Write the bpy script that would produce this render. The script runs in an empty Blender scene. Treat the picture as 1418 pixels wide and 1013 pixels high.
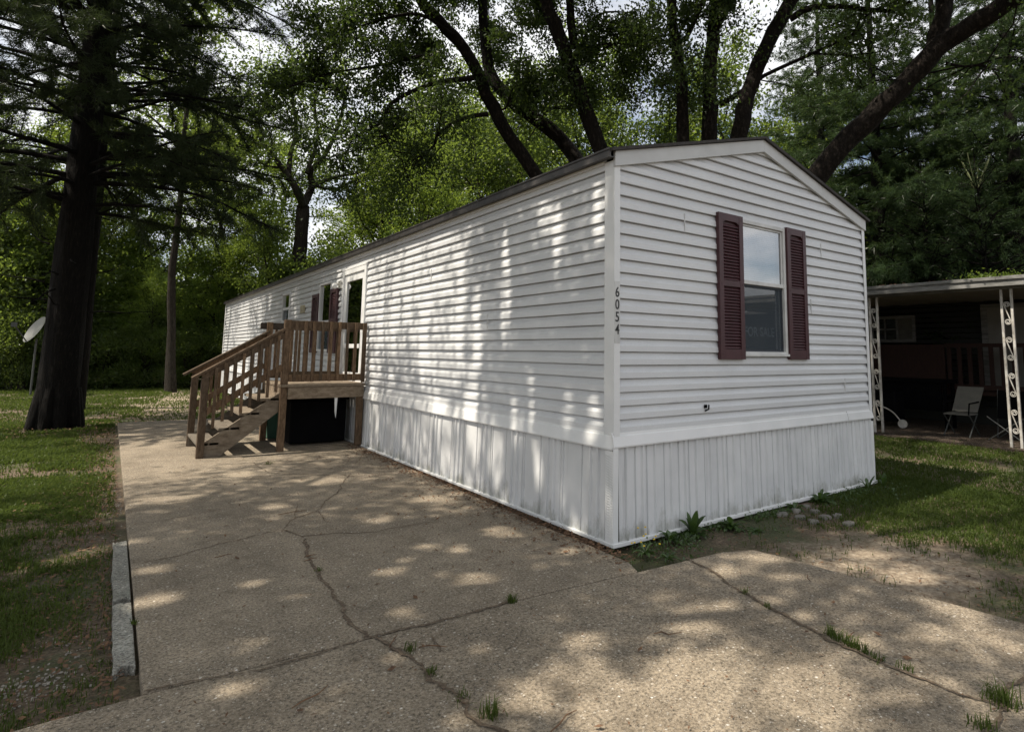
import bpy, math, random
import numpy as np
from mathutils import Matrix, Vector
C = bpy.context.scene
# ------------------------------------------------------------------ camera, world, sun, exposure
CAM = np.array([-3.3401, -3.788, 1.526]); YAW, PIT, ROL = 0.9234, 0.1145, 0.0111
FPX, PX, PY = 828.92, 788.71, 391.56            # focal length and principal point of the 1418x1013 photograph
def cam_axes():
    cy, sy, cp, sp = math.cos(YAW), math.sin(YAW), math.cos(PIT), math.sin(PIT)
    f = np.array([cy*cp, sy*cp, sp]); r = np.array([sy, -cy, 0]); u = np.cross(r, f)
    c, s = math.cos(ROL), math.sin(ROL)
    return r*c+u*s, -r*s+u*c, f
AR, AU, AF = cam_axes()
cd = bpy.data.cameras.new('camera'); cam = bpy.data.objects.new('camera', cd); C.collection.objects.link(cam)
M = Matrix(((AR[0], AU[0], -AF[0], CAM[0]), (AR[1], AU[1], -AF[1], CAM[1]), (AR[2], AU[2], -AF[2], CAM[2]), (0, 0, 0, 1)))
cam.matrix_world = M
cd.sensor_fit = 'HORIZONTAL'; cd.sensor_width = 36; cd.lens = FPX/1418*36
cd.shift_x = (709-PX)/1418; cd.shift_y = (PY-506.5)/1418
cd.clip_start = 0.05; cd.clip_end = 1000
C.camera = cam
C.view_settings.view_transform = 'Standard'; C.view_settings.look = 'None'; C.view_settings.gamma = 1
C.view_settings.exposure = 0.58
C.cycles.max_bounces = 7; C.cycles.diffuse_bounces = 3; C.cycles.transparent_max_bounces = 8
C.cycles.caustics_reflective = False; C.cycles.caustics_refractive = False
C.cycles.use_denoising = True
SUN = np.array([-0.60, 0.17, 1.0]); SUN = SUN/np.linalg.norm(SUN)
EL = math.asin(SUN[2]); AZ = math.atan2(SUN[0], SUN[1])
w = bpy.data.worlds.new('World'); C.world = w; w.use_nodes = True
nt = w.node_tree; nt.nodes.clear()
def N(t, ty, **kw):
    n = t.nodes.new(ty)
    for k, v in kw.items():
        if hasattr(n, k): setattr(n, k, v)
        else: n.inputs[k].default_value = v
    return n
sky = N(nt, 'ShaderNodeTexSky', sky_type='NISHITA', sun_disc=False, sun_elevation=EL, sun_rotation=AZ, dust_density=2.0)
bgn = N(nt, 'ShaderNodeBackground'); bgn.inputs['Strength'].default_value = 0.088
wo = N(nt, 'ShaderNodeOutputWorld'); tc = N(nt, 'ShaderNodeTexCoord')
mp = N(nt, 'ShaderNodeMapping'); mp.inputs['Scale'].default_value = (1, 1, 2.2)
cn = N(nt, 'ShaderNodeTexNoise'); cn.inputs['Scale'].default_value = 2.6; cn.inputs['Detail'].default_value = 7; cn.inputs['Roughness'].default_value = .58
cr = N(nt, 'ShaderNodeValToRGB'); cr.color_ramp.elements[0].position = .33; cr.color_ramp.elements[1].position = .54
mx = N(nt, 'ShaderNodeMixRGB'); mx.inputs[2].default_value = (8.6, 8.7, 8.9, 1)      # white cloud, in the sky texture's own units
L = nt.links.new
L(tc.outputs['Generated'], mp.inputs[0]); L(mp.outputs[0], cn.inputs[0]); L(cn.outputs[0], cr.inputs[0]); L(cr.outputs[0], mx.inputs[0])
L(sky.outputs[0], mx.inputs[1]); L(mx.outputs[0], bgn.inputs[0]); L(bgn.outputs[0], wo.inputs[0])
sl = bpy.data.lights.new('sun', 'SUN'); so = bpy.data.objects.new('sun', sl); C.collection.objects.link(so)
sl.energy = 5.0; sl.angle = math.radians(0.6); sl.color = (1, .91, .77)
so.rotation_euler = Vector(SUN).to_track_quat('Z', 'Y').to_euler()

# ------------------------------------------------------------------ helpers
R = np.random.default_rng(7); random.seed(7)
def ray(u, v):
    return AR*((u-PX)/FPX) - AU*((v-PY)/FPX) + AF
def onG(u, v, z=0.0):
    d = ray(u, v); return CAM + d*((z-CAM[2])/d[2])
def onX(u, v, x=0.0):
    d = ray(u, v); return CAM + d*((x-CAM[0])/d[0])
def at(u, v, dist):                  # a place seen in the photograph, at a stated ground distance from the viewpoint
    d = ray(u, v); return CAM + d*(dist/math.hypot(d[0], d[1]))
class MB:
    def __init__(s): s.v = []; s.f = []; s.n = 0; s.a = []
    def add(s, v, f, val=None):
        v = np.asarray(v, float).reshape(-1, 3); f = np.asarray(f, np.int64)
        s.v.append(v); s.f.append(f+s.n); s.n += len(v)
        s.a.append(np.zeros(len(f)) if val is None else np.broadcast_to(np.asarray(val, float), (len(f),)))
    def box(s, a, b):
        (x0, y0, z0), (x1, y1, z1) = a, b
        s.add([(x0,y0,z0),(x1,y0,z0),(x1,y1,z0),(x0,y1,z0),(x0,y0,z1),(x1,y0,z1),(x1,y1,z1),(x0,y1,z1)],
              [(0,3,2,1),(4,5,6,7),(0,1,5,4),(1,2,6,5),(2,3,7,6),(3,0,4,7)])
    def bar(s, p, q, w, h, up=(0,0,1)):   # rectangular bar from p to q: w sideways, h along up
        p = np.array(p, float); q = np.array(q, float); d = q-p; d /= np.linalg.norm(d)
        r = np.cross(d, up); r /= np.linalg.norm(r); u = np.cross(r, d)
        c = [(-w/2,-h/2),(w/2,-h/2),(w/2,h/2),(-w/2,h/2)]
        s.add([p+r*a+u*b for a, b in c]+[q+r*a+u*b for a, b in c], [(0,1,2,3),(7,6,5,4),(0,4,5,1),(1,5,6,2),(2,6,7,3),(3,7,4,0)])
    def tube(s, pts, rad, k=6, cap=True, lump=0.0, val=None):
        pts = np.asarray(pts, float); n = len(pts); rad = np.broadcast_to(np.asarray(rad, float), (n,))
        t = np.gradient(pts, axis=0); t /= np.linalg.norm(t, axis=1)[:, None]+1e-9
        ref = np.array([0, 0, 1.0]) if abs(t[0][2]) < .9 else np.array([1.0, 0, 0])
        a = np.cross(t, ref); a /= np.linalg.norm(a, axis=1)[:, None]+1e-9; b = np.cross(t, a)
        th = np.arange(k)*2*math.pi/k
        rr = rad[:, None]*(1+(R.normal(0, lump, (n, k)) if lump else 0))
        v = pts[:, None, :]+rr[:, :, None]*(np.cos(th)[None, :, None]*a[:, None, :]+np.sin(th)[None, :, None]*b[:, None, :])
        i = np.arange(n-1)[:, None]*k; j = np.arange(k)[None, :]; j2 = (j+1) % k
        f = np.stack([i+j, i+j2, i+k+j2, i+k+j], -1).reshape(-1, 4)
        s.add(v, f, val)
        if cap and k == 4 or cap and k > 4:
            s.add(v[-1], [tuple(range(k))]); s.add(v[0], [tuple(range(k))[::-1]])
    def prism(s, poly, z0, z1):          # poly: xy outline (counter-clockwise)
        n = len(poly); v = [(x, y, z0) for x, y in poly]+[(x, y, z1) for x, y in poly]
        s.add(v, [tuple(range(n))[::-1]]); s.n -= len(v); s.v.pop()
        s.v.append(np.array(v, float)); s.n += len(v)
        base = s.n-len(v)
        s.f.append(np.array([tuple(range(n, 2*n))])+base); s.a.append(np.zeros(1))
        s.f.append(np.array([(i, (i+1) % n, n+(i+1) % n, n+i) for i in range(n)])+base); s.a.append(np.zeros(n))
    def mesh(s, name, mat, smooth=False):
        me = bpy.data.meshes.new(name)
        V = np.concatenate(s.v); me.vertices.add(len(V)); me.vertices.foreach_set('co', V.ravel())
        lv = np.concatenate([f.ravel() for f in s.f]); ln = np.concatenate([np.full(len(f), f.shape[1]) for f in s.f])
        me.loops.add(len(lv)); me.loops.foreach_set('vertex_index', lv.astype(np.int32))
        st = np.concatenate([[0], np.cumsum(ln)[:-1]]); me.polygons.add(len(ln))
        me.polygons.foreach_set('loop_start', st.astype(np.int32))
        me.polygons.foreach_set('use_smooth', np.full(len(ln), smooth))
        at_ = me.attributes.new('v', 'FLOAT', 'FACE'); at_.data.foreach_set('value', np.concatenate(s.a).astype(np.float32))
        me.update(calc_edges=True); me.validate(); me.materials.append(mat)
        return me
    def build(s, name, mat, parent=None, smooth=False, bevel=0):
        o = bpy.data.objects.new(name, s.mesh(name, mat, smooth)); C.collection.objects.link(o)
        if parent:
            o.parent = parent
            o.matrix_parent_inverse = Matrix.Translation(-Vector(parent_loc(parent)))
        if bevel:
            m = o.modifiers.new('bevel', 'BEVEL'); m.width = bevel; m.segments = 1; m.limit_method = 'ANGLE'
        return o
def parent_loc(p):
    l = Vector((0, 0, 0))
    while p: l += p.location; p = p.parent
    return l
def tag(o, label=None, cat=None, group=None, kind=None):
    for k, v in (('label', label), ('category', cat), ('group', group), ('kind', kind)):
        if v: o[k] = v
    return o
def thing(name, label, cat, loc=(0, 0, 0), group=None):
    o = bpy.data.objects.new(name, None); C.collection.objects.link(o); o.location = loc; o.empty_display_size = .2
    return tag(o, label, cat, group)
def dup(o, parent=None):
    c = o.copy(); C.collection.objects.link(c)
    if parent: c.parent = parent
    for ch in list(o.children): dup(ch, c)
    return c
def vnoise(x, y, sc, seed=0):            # smooth value noise for scattering plants
    rg = np.random.default_rng(seed); T = rg.random((64, 64))
    x = np.asarray(x)*sc+100; y = np.asarray(y)*sc+100
    i = np.floor(x).astype(int); j = np.floor(y).astype(int); fx = x-i; fy = y-j
    fx = fx*fx*(3-2*fx); fy = fy*fy*(3-2*fy); i %= 64; j %= 64; i1 = (i+1) % 64; j1 = (j+1) % 64
    return (T[i, j]*(1-fx)+T[i1, j]*fx)*(1-fy)+(T[i, j1]*(1-fx)+T[i1, j1]*fx)*fy

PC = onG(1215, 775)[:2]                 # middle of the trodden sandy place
# ------------------------------------------------------------------ materials
def mat(name):
    m = bpy.data.materials.new(name); m.use_nodes = True; t = m.node_tree
    return m, t, t.nodes['Principled BSDF'], t.links.new
def coords(t, scale=(1, 1, 1), space='Object'):
    c = N(t, 'ShaderNodeTexCoord'); mpn = N(t, 'ShaderNodeMapping'); mpn.inputs['Scale'].default_value = scale
    t.links.new(c.outputs[space], mpn.inputs[0]); return mpn.outputs[0]
def noise(t, co, sc, det=5, ro=.6):
    n = N(t, 'ShaderNodeTexNoise'); n.inputs['Scale'].default_value = sc; n.inputs['Detail'].default_value = det; n.inputs['Roughness'].default_value = ro
    t.links.new(co, n.inputs[0]); return n.outputs[0]
def ramp(t, fac, stops):
    r = N(t, 'ShaderNodeValToRGB'); e = r.color_ramp.elements
    while len(e) < len(stops): e.new(.5)
    for el, (p, c) in zip(e, stops):
        el.position = p; el.color = (*c, 1) if len(c) == 3 else c
    t.links.new(fac, r.inputs[0]); return r.outputs[0]
def mix(t, fac, a, b, mode='MIX'):
    m = N(t, 'ShaderNodeMixRGB', blend_type=mode)
    for s, i in ((fac, 0), (a, 1), (b, 2)):
        if isinstance(s, (float, int)): m.inputs[i].default_value = s
        elif isinstance(s, tuple): m.inputs[i].default_value = (*s, 1)
        else: t.links.new(s, m.inputs[i])
    return m.outputs[0]
def bump(t, b, h, st=.3, d=.01):
    n = N(t, 'ShaderNodeBump'); n.inputs['Strength'].default_value = st; n.inputs['Distance'].default_value = d
    t.links.new(h, n.inputs['Height']); t.links.new(n.outputs[0], b.inputs['Normal'])
def g(v): return (v, v, v)
def surface(name, c1, c2, sc=6, rough=.6, stretch=(1, 1, 1), bst=.15, bsc=60, bd=.004, spec=.5, metal=0, fine=.0, vary=False):
    m, t, b, l = mat(name); co = coords(t, stretch)
    c = ramp(t, noise(t, co, sc), [(.3, c1), (.7, c2)])
    if fine: c = mix(t, fine, c, ramp(t, noise(t, co, bsc*2, 2), [(.3, g(.25)), (.7, g(1))]), 'MULTIPLY')
    if vary:
        oi = N(t, 'ShaderNodeObjectInfo'); c = mix(t, 1.0, c, ramp(t, oi.outputs['Random'], [(0, (.62, .66, .70)), (1, (1.18, 1.12, 1.05))]), 'MULTIPLY')
    l(c, b.inputs['Base Color']); b.inputs['Roughness'].default_value = rough; b.inputs['Metallic'].default_value = metal
    b.inputs['Specular IOR Level'].default_value = spec
    if bst: bump(t, b, noise(t, co, bsc, 3), bst, bd)
    return m
def siding_mat():
    m, t, b, l = mat('vinyl_siding'); co = coords(t)
    c = ramp(t, noise(t, co, 1.1, 6), [(.3, (.60, .61, .625)), (.7, (.68, .69, .70))])
    st = ramp(t, noise(t, coords(t, (1.6, 1.6, 9)), 1.3, 5, .65), [(.62, g(1)), (.8, (.72, .73, .75))])
    c = mix(t, 1.0, c, st, 'MULTIPLY')
    c = mix(t, .5, c, ramp(t, noise(t, co, 190, 2), [(.35, g(.72)), (.6, g(1))]), 'MULTIPLY')
    l(c, b.inputs['Base Color']); b.inputs['Roughness'].default_value = .33
    bump(t, b, noise(t, coords(t, (1, 1, 3)), 90, 2), .22, .004); return m
def skirt_mat():
    m, t, b, l = mat('skirting_metal'); co = coords(t)
    c = ramp(t, noise(t, co, 2.2, 5), [(.3, (.58, .59, .60)), (.7, (.70, .705, .71))])
    sep = N(t, 'ShaderNodeSeparateXYZ'); oc = N(t, 'ShaderNodeTexCoord'); l(oc.outputs['Object'], sep.inputs[0])
    # splashed mud and mildew along the foot of the sheets
    hz = N(t, 'ShaderNodeMapRange'); hz.inputs['From Min'].default_value = 0.0; hz.inputs['From Max'].default_value = .26; hz.inputs['To Min'].default_value = .36; hz.inputs['To Max'].default_value = 0
    l(sep.outputs[2], hz.inputs[0])
    ad = N(t, 'ShaderNodeMath', operation='ADD'); l(noise(t, coords(t, (1, 1, .45)), 6, 7, .75), ad.inputs[0]); l(hz.outputs[0], ad.inputs[1])
    c = mix(t, ramp(t, ad.outputs[0], [(.70, g(0)), (.95, g(.8))]), c, (.20, .20, .16))
    st = ramp(t, noise(t, coords(t, (9, 9, .35)), 1.8, 4), [(.6, g(1)), (.78, (.70, .71, .70))])
    c = mix(t, .8, c, st, 'MULTIPLY')
    l(c, b.inputs['Base Color']); b.inputs['Roughness'].default_value = .42
    bump(t, b, noise(t, co, 70, 2), .12, .004); return m
def concrete_mat(name, a, b_, tint):
    m, t, b, l = mat(name); co = coords(t)
    c = ramp(t, noise(t, co, .8, 8, .66), [(.28, a), (.72, b_)])
    c = mix(t, .8, c, ramp(t, noise(t, co, 4, 7, .75), [(.33, g(.58)), (.60, g(1))]), 'MULTIPLY')
    c = mix(t, 1.0, c, ramp(t, noise(t, co, 62, 4, .8), [(.36, g(.28)), (.5, g(.95)), (.64, g(1.35))]), 'MULTIPLY')
    h0 = None
    for sc, lo, amt, cols in ((150, .40, .85, [(.0, (.12, .09, .065)), (.5, (.30, .255, .20)), (.85, (.46, .41, .34)), (1, (.62, .58, .52))]), (62, .80, .8, [(.0, (.16, .12, .085)), (.55, (.38, .33, .27)), (.9, (.60, .56, .49)), (1, (.75, .72, .67))])):
        wv = N(t, 'ShaderNodeVectorMath', operation='MULTIPLY_ADD'); nz = N(t, 'ShaderNodeTexNoise'); nz.inputs['Scale'].default_value = sc*.8; l(co, nz.inputs[0]); l(nz.outputs['Color'], wv.inputs[0]); wv.inputs[1].default_value = (.9/sc,)*3; l(co, wv.inputs[2])
        vo = N(t, 'ShaderNodeTexVoronoi'); vo.inputs['Scale'].default_value = sc; l(wv.outputs[0], vo.inputs[0])
        sepc = N(t, 'ShaderNodeSeparateColor'); l(vo.outputs['Color'], sepc.inputs[0])
        e = ramp(t, vo.outputs['Distance'], [(.22, g(1)), (.45, g(0))])
        sm = N(t, 'ShaderNodeMath', operation='MULTIPLY'); l(e, sm.inputs[0]); l(ramp(t, sepc.outputs[1], [(lo, g(0)), (lo+.05, g(amt))]), sm.inputs[1])
        c = mix(t, sm.outputs[0], c, ramp(t, sepc.outputs[0], cols)); h0 = h0 or e
    c = mix(t, ramp(t, noise(t, co, 1.7, 6, .8), [(.53, g(0)), (.72, g(.7))]), c, tint)
    c = mix(t, ramp(t, noise(t, coords(t, (1.3, .6, 1)), .9, 8, .75), [(.60, g(0)), (.70, g(.5))]), c, tuple(x*.55 for x in tint))
    l(c, b.inputs['Base Color']); b.inputs['Roughness'].default_value = .9; b.inputs['Specular IOR Level'].default_value = .3
    h = N(t, 'ShaderNodeMath', operation='ADD'); l(h0, h.inputs[0]); l(noise(t, co, 60, 4), h.inputs[1])
    bump(t, b, h.outputs[0], .6, .006); return m
def soil_mat(name='soil_and_thatch', moss_amt=1.0):
    m, t, b, l = mat(name); co = coords(t)
    dirt = ramp(t, noise(t, co, 40, 4, .7), [(.3, (.045, .030, .019)), (.55, (.13, .094, .062)), (.75, (.28, .22, .155))])
    if moss_amt:
        moss = ramp(t, noise(t, co, 60, 3), [(.3, (.022, .028, .010)), (.7, (.065, .085, .026))])
        c = mix(t, ramp(t, noise(t, co, .9, 6, .7), [(.46, g(0)), (.60, g(.85))]), dirt, moss)
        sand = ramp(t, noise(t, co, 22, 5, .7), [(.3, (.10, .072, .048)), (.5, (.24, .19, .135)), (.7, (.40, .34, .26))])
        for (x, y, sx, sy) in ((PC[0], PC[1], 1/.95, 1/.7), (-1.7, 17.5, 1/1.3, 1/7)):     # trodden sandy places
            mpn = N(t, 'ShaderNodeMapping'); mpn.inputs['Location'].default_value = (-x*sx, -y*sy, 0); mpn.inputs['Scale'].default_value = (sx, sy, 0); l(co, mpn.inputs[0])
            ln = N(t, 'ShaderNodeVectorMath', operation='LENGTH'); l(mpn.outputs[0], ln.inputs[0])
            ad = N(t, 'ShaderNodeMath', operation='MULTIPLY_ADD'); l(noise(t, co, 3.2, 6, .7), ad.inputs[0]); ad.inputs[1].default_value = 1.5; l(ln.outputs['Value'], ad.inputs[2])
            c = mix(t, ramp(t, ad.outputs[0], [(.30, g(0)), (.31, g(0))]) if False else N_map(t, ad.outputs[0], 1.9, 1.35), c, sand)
    else: c = dirt
    l(c, b.inputs['Base Color']); b.inputs['Roughness'].default_value = .95
    bump(t, b, noise(t, co, 55, 4), .9, .02); return m
def N_map(t, v, a, b_):
    n = N(t, 'ShaderNodeMapRange'); n.inputs['From Min'].default_value = a; n.inputs['From Max'].default_value = b_; t.links.new(v, n.inputs[0]); return n.outputs[0]
def leaf_mat(name, c1, c2, tr, trf=.45, gl=.06):
    m, t, b, l = mat(name); t.nodes.remove(b); out = t.nodes['Material Output']
    a = N(t, 'ShaderNodeAttribute'); a.attribute_name = 'v'
    c = ramp(t, a.outputs['Fac'], [(0, c1), (1, c2)])
    d = N(t, 'ShaderNodeBsdfDiffuse'); l(c, d.inputs[0])
    tl = N(t, 'ShaderNodeBsdfTranslucent'); l(mix(t, .75, c, tr), tl.inputs[0])
    m1 = N(t, 'ShaderNodeMixShader'); m1.inputs[0].default_value = trf; l(d.outputs[0], m1.inputs[1]); l(tl.outputs[0], m1.inputs[2])
    gs = N(t, 'ShaderNodeBsdfGlossy'); gs.inputs['Roughness'].default_value = .35
    m2 = N(t, 'ShaderNodeMixShader'); m2.inputs[0].default_value = gl; l(m1.outputs[0], m2.inputs[1]); l(gs.outputs[0], m2.inputs[2])
    l(m2.outputs[0], out.inputs[0]); return m
def bark_mat(name, a, b_, c_, st=(7, 7, 1.2), sc=5):
    m, t, b, l = mat(name); co = coords(t, st)
    n = noise(t, co, sc, 6, .7)
    l(ramp(t, n, [(.3, a), (.55, b_), (.75, c_)]), b.inputs['Base Color']); b.inputs['Roughness'].default_value = .95; b.inputs['Specular IOR Level'].default_value = .15
    bump(t, b, n, 1.0, .05); return m
def glass_mat(name, refl, tint, fb=.35):
    m, t, b, l = mat(name); t.nodes.remove(b); out = t.nodes['Material Output']
    tr = N(t, 'ShaderNodeBsdfTransparent'); tr.inputs[0].default_value = (*tint, 1)
    gs = N(t, 'ShaderNodeBsdfGlossy'); gs.inputs['Roughness'].default_value = .02
    fr = N(t, 'ShaderNodeLayerWeight'); fr.inputs[0].default_value = fb
    ad = N(t, 'ShaderNodeMath', operation='ADD', use_clamp=True); l(fr.outputs['Fresnel'], ad.inputs[0]); ad.inputs[1].default_value = refl
    ms = N(t, 'ShaderNodeMixShader'); l(ad.outputs[0], ms.inputs[0]); l(tr.outputs[0], ms.inputs[1]); l(gs.outputs[0], ms.inputs[2])
    l(ms.outputs[0], out.inputs[0]); return m
def screen_mat():
    m, t, b, l = mat('insect_screen'); t.nodes.remove(b); out = t.nodes['Material Output']
    tr = N(t, 'ShaderNodeBsdfTransparent'); d = N(t, 'ShaderNodeBsdfDiffuse'); d.inputs[0].default_value = (.10, .12, .14, 1)
    ms = N(t, 'ShaderNodeMixShader'); ms.inputs[0].default_value = .42; l(tr.outputs[0], ms.inputs[1]); l(d.outputs[0], ms.inputs[2])
    l(ms.outputs[0], out.inputs[0]); return m
MT = dict(
    siding=siding_mat(), skirt=skirt_mat(),
    trim=surface('white_trim', (.66, .67, .67), (.75, .75, .75), 3, .4, bst=.08),
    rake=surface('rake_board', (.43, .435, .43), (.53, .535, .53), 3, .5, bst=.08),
    dirtytrim=surface('weathered_trim', (.46, .46, .45), (.66, .66, .65), 4, .5, bst=.08),
    shingle=surface('roof_shingle', (.020, .018, .017), (.05, .045, .042), 30, .9, bst=.5, bsc=40),
    gutter=surface('dark_metal_edge', (.018, .016, .015), (.05, .045, .042), 5, .5),
    maroon=surface('maroon_vinyl', (.044, .014, .017), (.060, .019, .023), 6, .5, bst=.06),
    wood=surface('weathered_timber', (.105, .066, .040), (.25, .172, .112), 6, .85, (6, 6, 2.2), .35, 30, .006, .2, fine=.6, vary=True),
    woodgrey=surface('grey_weathered_timber', (.16, .125, .092), (.33, .28, .22), 5, .9, (2.2, 6, 6), .35, 30, .006, .2, fine=.6, vary=True),
    wooddark=surface('dark_old_timber', (.030, .024, .020), (.07, .055, .045), 5, .9, (3, 3, 3), .3, 30, .006, .2),
    concrete=concrete_mat('exposed_aggregate', (.190, .156, .115), (.362, .300, .222), (.112, .087, .060)),
    kerb=concrete_mat('old_kerb_concrete', (.20, .20, .175), (.36, .35, .31), (.08, .085, .06)),
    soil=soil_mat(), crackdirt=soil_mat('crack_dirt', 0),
    grass=leaf_mat('grass_blade', (.026, .044, .011), (.084, .115, .029), (.15, .205, .035), .4, .008),
    weed=leaf_mat('weed_leaf', (.030, .062, .014), (.065, .115, .028), (.14, .24, .04), .35),
    litter=surface('dead_leaf', (.050, .025, .014), (.18, .10, .052), 30, .9),
    birch=leaf_mat('birch_leaf', (.014, .026, .009), (.042, .068, .020), (.15, .23, .035), .36, .02),
    wood1=leaf_mat('deciduous_leaf', (.022, .040, .011), (.075, .115, .028), (.30, .40, .06), .5, .02),
    bright=leaf_mat('young_leaf', (.06, .11, .018), (.13, .20, .035), (.36, .46, .06), .5, .02),
    needle=leaf_mat('pine_needle', (.010, .017, .008), (.036, .052, .023), (.07, .10, .03), .25, .015),
    needle2=leaf_mat('blue_green_needle', (.007, .016, .007), (.058, .098, .040), (.12, .18, .05), .3, .015),
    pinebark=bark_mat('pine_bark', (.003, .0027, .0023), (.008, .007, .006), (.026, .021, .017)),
    birchbark=bark_mat('birch_bark', (.005, .004, .0035), (.015, .012, .010), (.062, .050, .042), (5, 5, 2.2), 4),
    greybark=bark_mat('grey_bark', (.012, .010, .008), (.034, .029, .023), (.07, .062, .052)),
    skyglass=glass_mat('upper_window_glass', .42, (.85, .90, .94)), glass=glass_mat('window_glass', .30, (.80, .86, .90)), doorglass=glass_mat('door_glass', .03, (.60, .66, .62), .16),
    screen=screen_mat(),
    blind=surface('white_blind', (.72, .75, .78), (.80, .82, .84), 3, .6, bst=0),
    black=surface('black_numeral', (.012, .012, .013), (.02, .02, .02), 5, .45, bst=0),
    signback=surface('dark_sign_board', (.02, .025, .035), (.03, .035, .045), 3, .6, bst=0),
    signtext=surface('pale_sign_letters', (.62, .64, .66), (.70, .70, .72), 3, .6, bst=0),
    lampglass=surface('frosted_lamp_glass', (.80, .80, .78), (.86, .86, .85), 3, .2, bst=0),
    brass=surface('dull_nickel', (.42, .41, .38), (.55, .54, .5), 5, .35, metal=.8, bst=0),
    tanbox=surface('tan_plastic', (.33, .30, .20), (.40, .36, .25), 5, .6, bst=0),
    green=surface('green_plastic', (.02, .085, .055), (.035, .12, .08), 4, .5),
    darkplastic_shade=surface('dark_plastic_and_shade', (.0025, .0025, .003), (.005, .005, .006), 4, .8, spec=.06),  # near-black plastic, also the shade colour of the box under the porch
    iron=surface('white_painted_iron', (.30, .27, .23), (.60, .59, .56), 9, .5, bst=.15),
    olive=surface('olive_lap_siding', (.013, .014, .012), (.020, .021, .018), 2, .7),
    carporttrim=surface('chalky_fascia', (.09, .09, .085), (.26, .255, .245), 3, .6, (1, 1, 6)),
    soffit=surface('carport_ceiling', (.20, .19, .17), (.26, .25, .23), 2, .7),
    redwood=surface('red_stained_boards', (.016, .0045, .003), (.030, .009, .005), 5, .8, (6, 6, 1)),
    fabric=surface('beige_canvas', (.11, .107, .095), (.15, .143, .125), 8, .8),
    dish=surface('grey_dish', (.045, .05, .048), (.075, .08, .078), 5, .5),
    stone=surface('grey_stone', (.10, .092, .08), (.22, .205, .18), 8, .9, bst=.5, bsc=30),
    twig=surface('dry_twig', (.05, .035, .025), (.11, .08, .055), 20, .9, bst=0),
    shoot=surface('pale_pine_shoot', (.09, .11, .045), (.16, .18, .08), 9, .8, bst=0),
    yellow=surface('yellow_petal', (.60, .40, .02), (.70, .50, .03), 20, .7, bst=0),
    sand=surface('sandy_dirt', (.20, .155, .11), (.42, .36, .27), 9, .95, bst=.6, bsc=45, bd=.015),
    chip=surface('gravel_chip', (.20, .18, .15), (.36, .33, .29), 60, .9, bst=0),
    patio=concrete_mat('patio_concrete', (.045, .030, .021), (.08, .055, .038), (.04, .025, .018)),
    plaster=surface('interior_wall', (.30, .29, .27), (.34, .33, .31), 2, .9, bst=0),
)

# ------------------------------------------------------------------ ground, driveway
gm = MB(); xs = np.concatenate([[-220, -60, -25], np.arange(-12, 14, .5), [25, 60, 220]]); ys = np.concatenate([[-220, -60, -20], np.arange(-7, 34, .5), [60, 220]])
X_, Y_ = np.meshgrid(xs, ys); Z_ = -0.055+.05*(vnoise(X_, Y_, .45, 3)-.5)
nx, ny = len(xs), len(ys); i_, j_ = np.meshgrid(np.arange(nx-1), np.arange(ny-1)); k_ = (j_*nx+i_).ravel()
gm.add(np.stack([X_, Y_, Z_], -1), np.stack([k_, k_+1, k_+nx+1, k_+nx], -1))
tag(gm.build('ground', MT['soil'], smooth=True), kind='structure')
def slab(name, poly, z=0.0, crack=()):
    s = MB(); s.prism(poly, -.16, z)
    return tag(s.build(name, MT['concrete'], bevel=.008), kind='structure')
drv = slab('driveway', [(-3.116, -.375), (-2.14, -.44), (-1.28, -.475), (-.27, -.56), (-.2, -.4), (-.16, 3.3), (-.09, 5.2), (-.09, 11.5), (-3.15, 11.58)])
apr = slab('driveway_apron', [(-9, -7), (1.5, -7), (1.08, -3.6), (.99, -2.5), (.90, -1.6), (.85, -1.0), (.80, -.75), (.55, -.64), (-.27, -.572), (-1.28, -.487), (-2.14, -.452), (-3.116, -.387), (-9, -.42)], -.004)
def ribbon(mb, pts, w, z=.004, jit=.35):
    P = np.array(pts, float); seg = []
    for a, b in zip(P[:-1], P[1:]):
        n = max(2, int(np.linalg.norm(b-a)/.028)); tt = np.linspace(0, 1, n, endpoint=False)[:, None]; seg.append(a+(b-a)*tt)
    P = np.concatenate(seg+[P[-1:]]); n = len(P)
    d = np.gradient(P, axis=0); d /= np.linalg.norm(d, axis=1)[:, None]+1e-9; nn = np.stack([-d[:, 1], d[:, 0]], 1)
    off = np.convolve(R.normal(0, .013, n+4), np.ones(5)/3, 'valid')[:n, None]; off[0] = off[-1] = 0
    ww = w/2*np.clip(1.05+R.normal(0, jit*1.5, (n, 2))+.6*(R.random((n, 2)) > .93), .2, 2.6)
    ww[-3:] *= np.linspace(.9, .2, min(3, n))[:, None][:len(ww[-3:])]
    A = P+nn*(off+ww[:, :1]); B = P+nn*(off-ww[:, 1:])
    v = np.concatenate([np.c_[A, np.full(n, z)], np.c_[B, np.full(n, z)]]); k = np.arange(n-1)
    mb.add(v, np.stack([k, k+n, k+n+1, k+1], -1))
def px(*uv): return [tuple(onG(u, v)[:2]) for u, v in uv]
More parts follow.
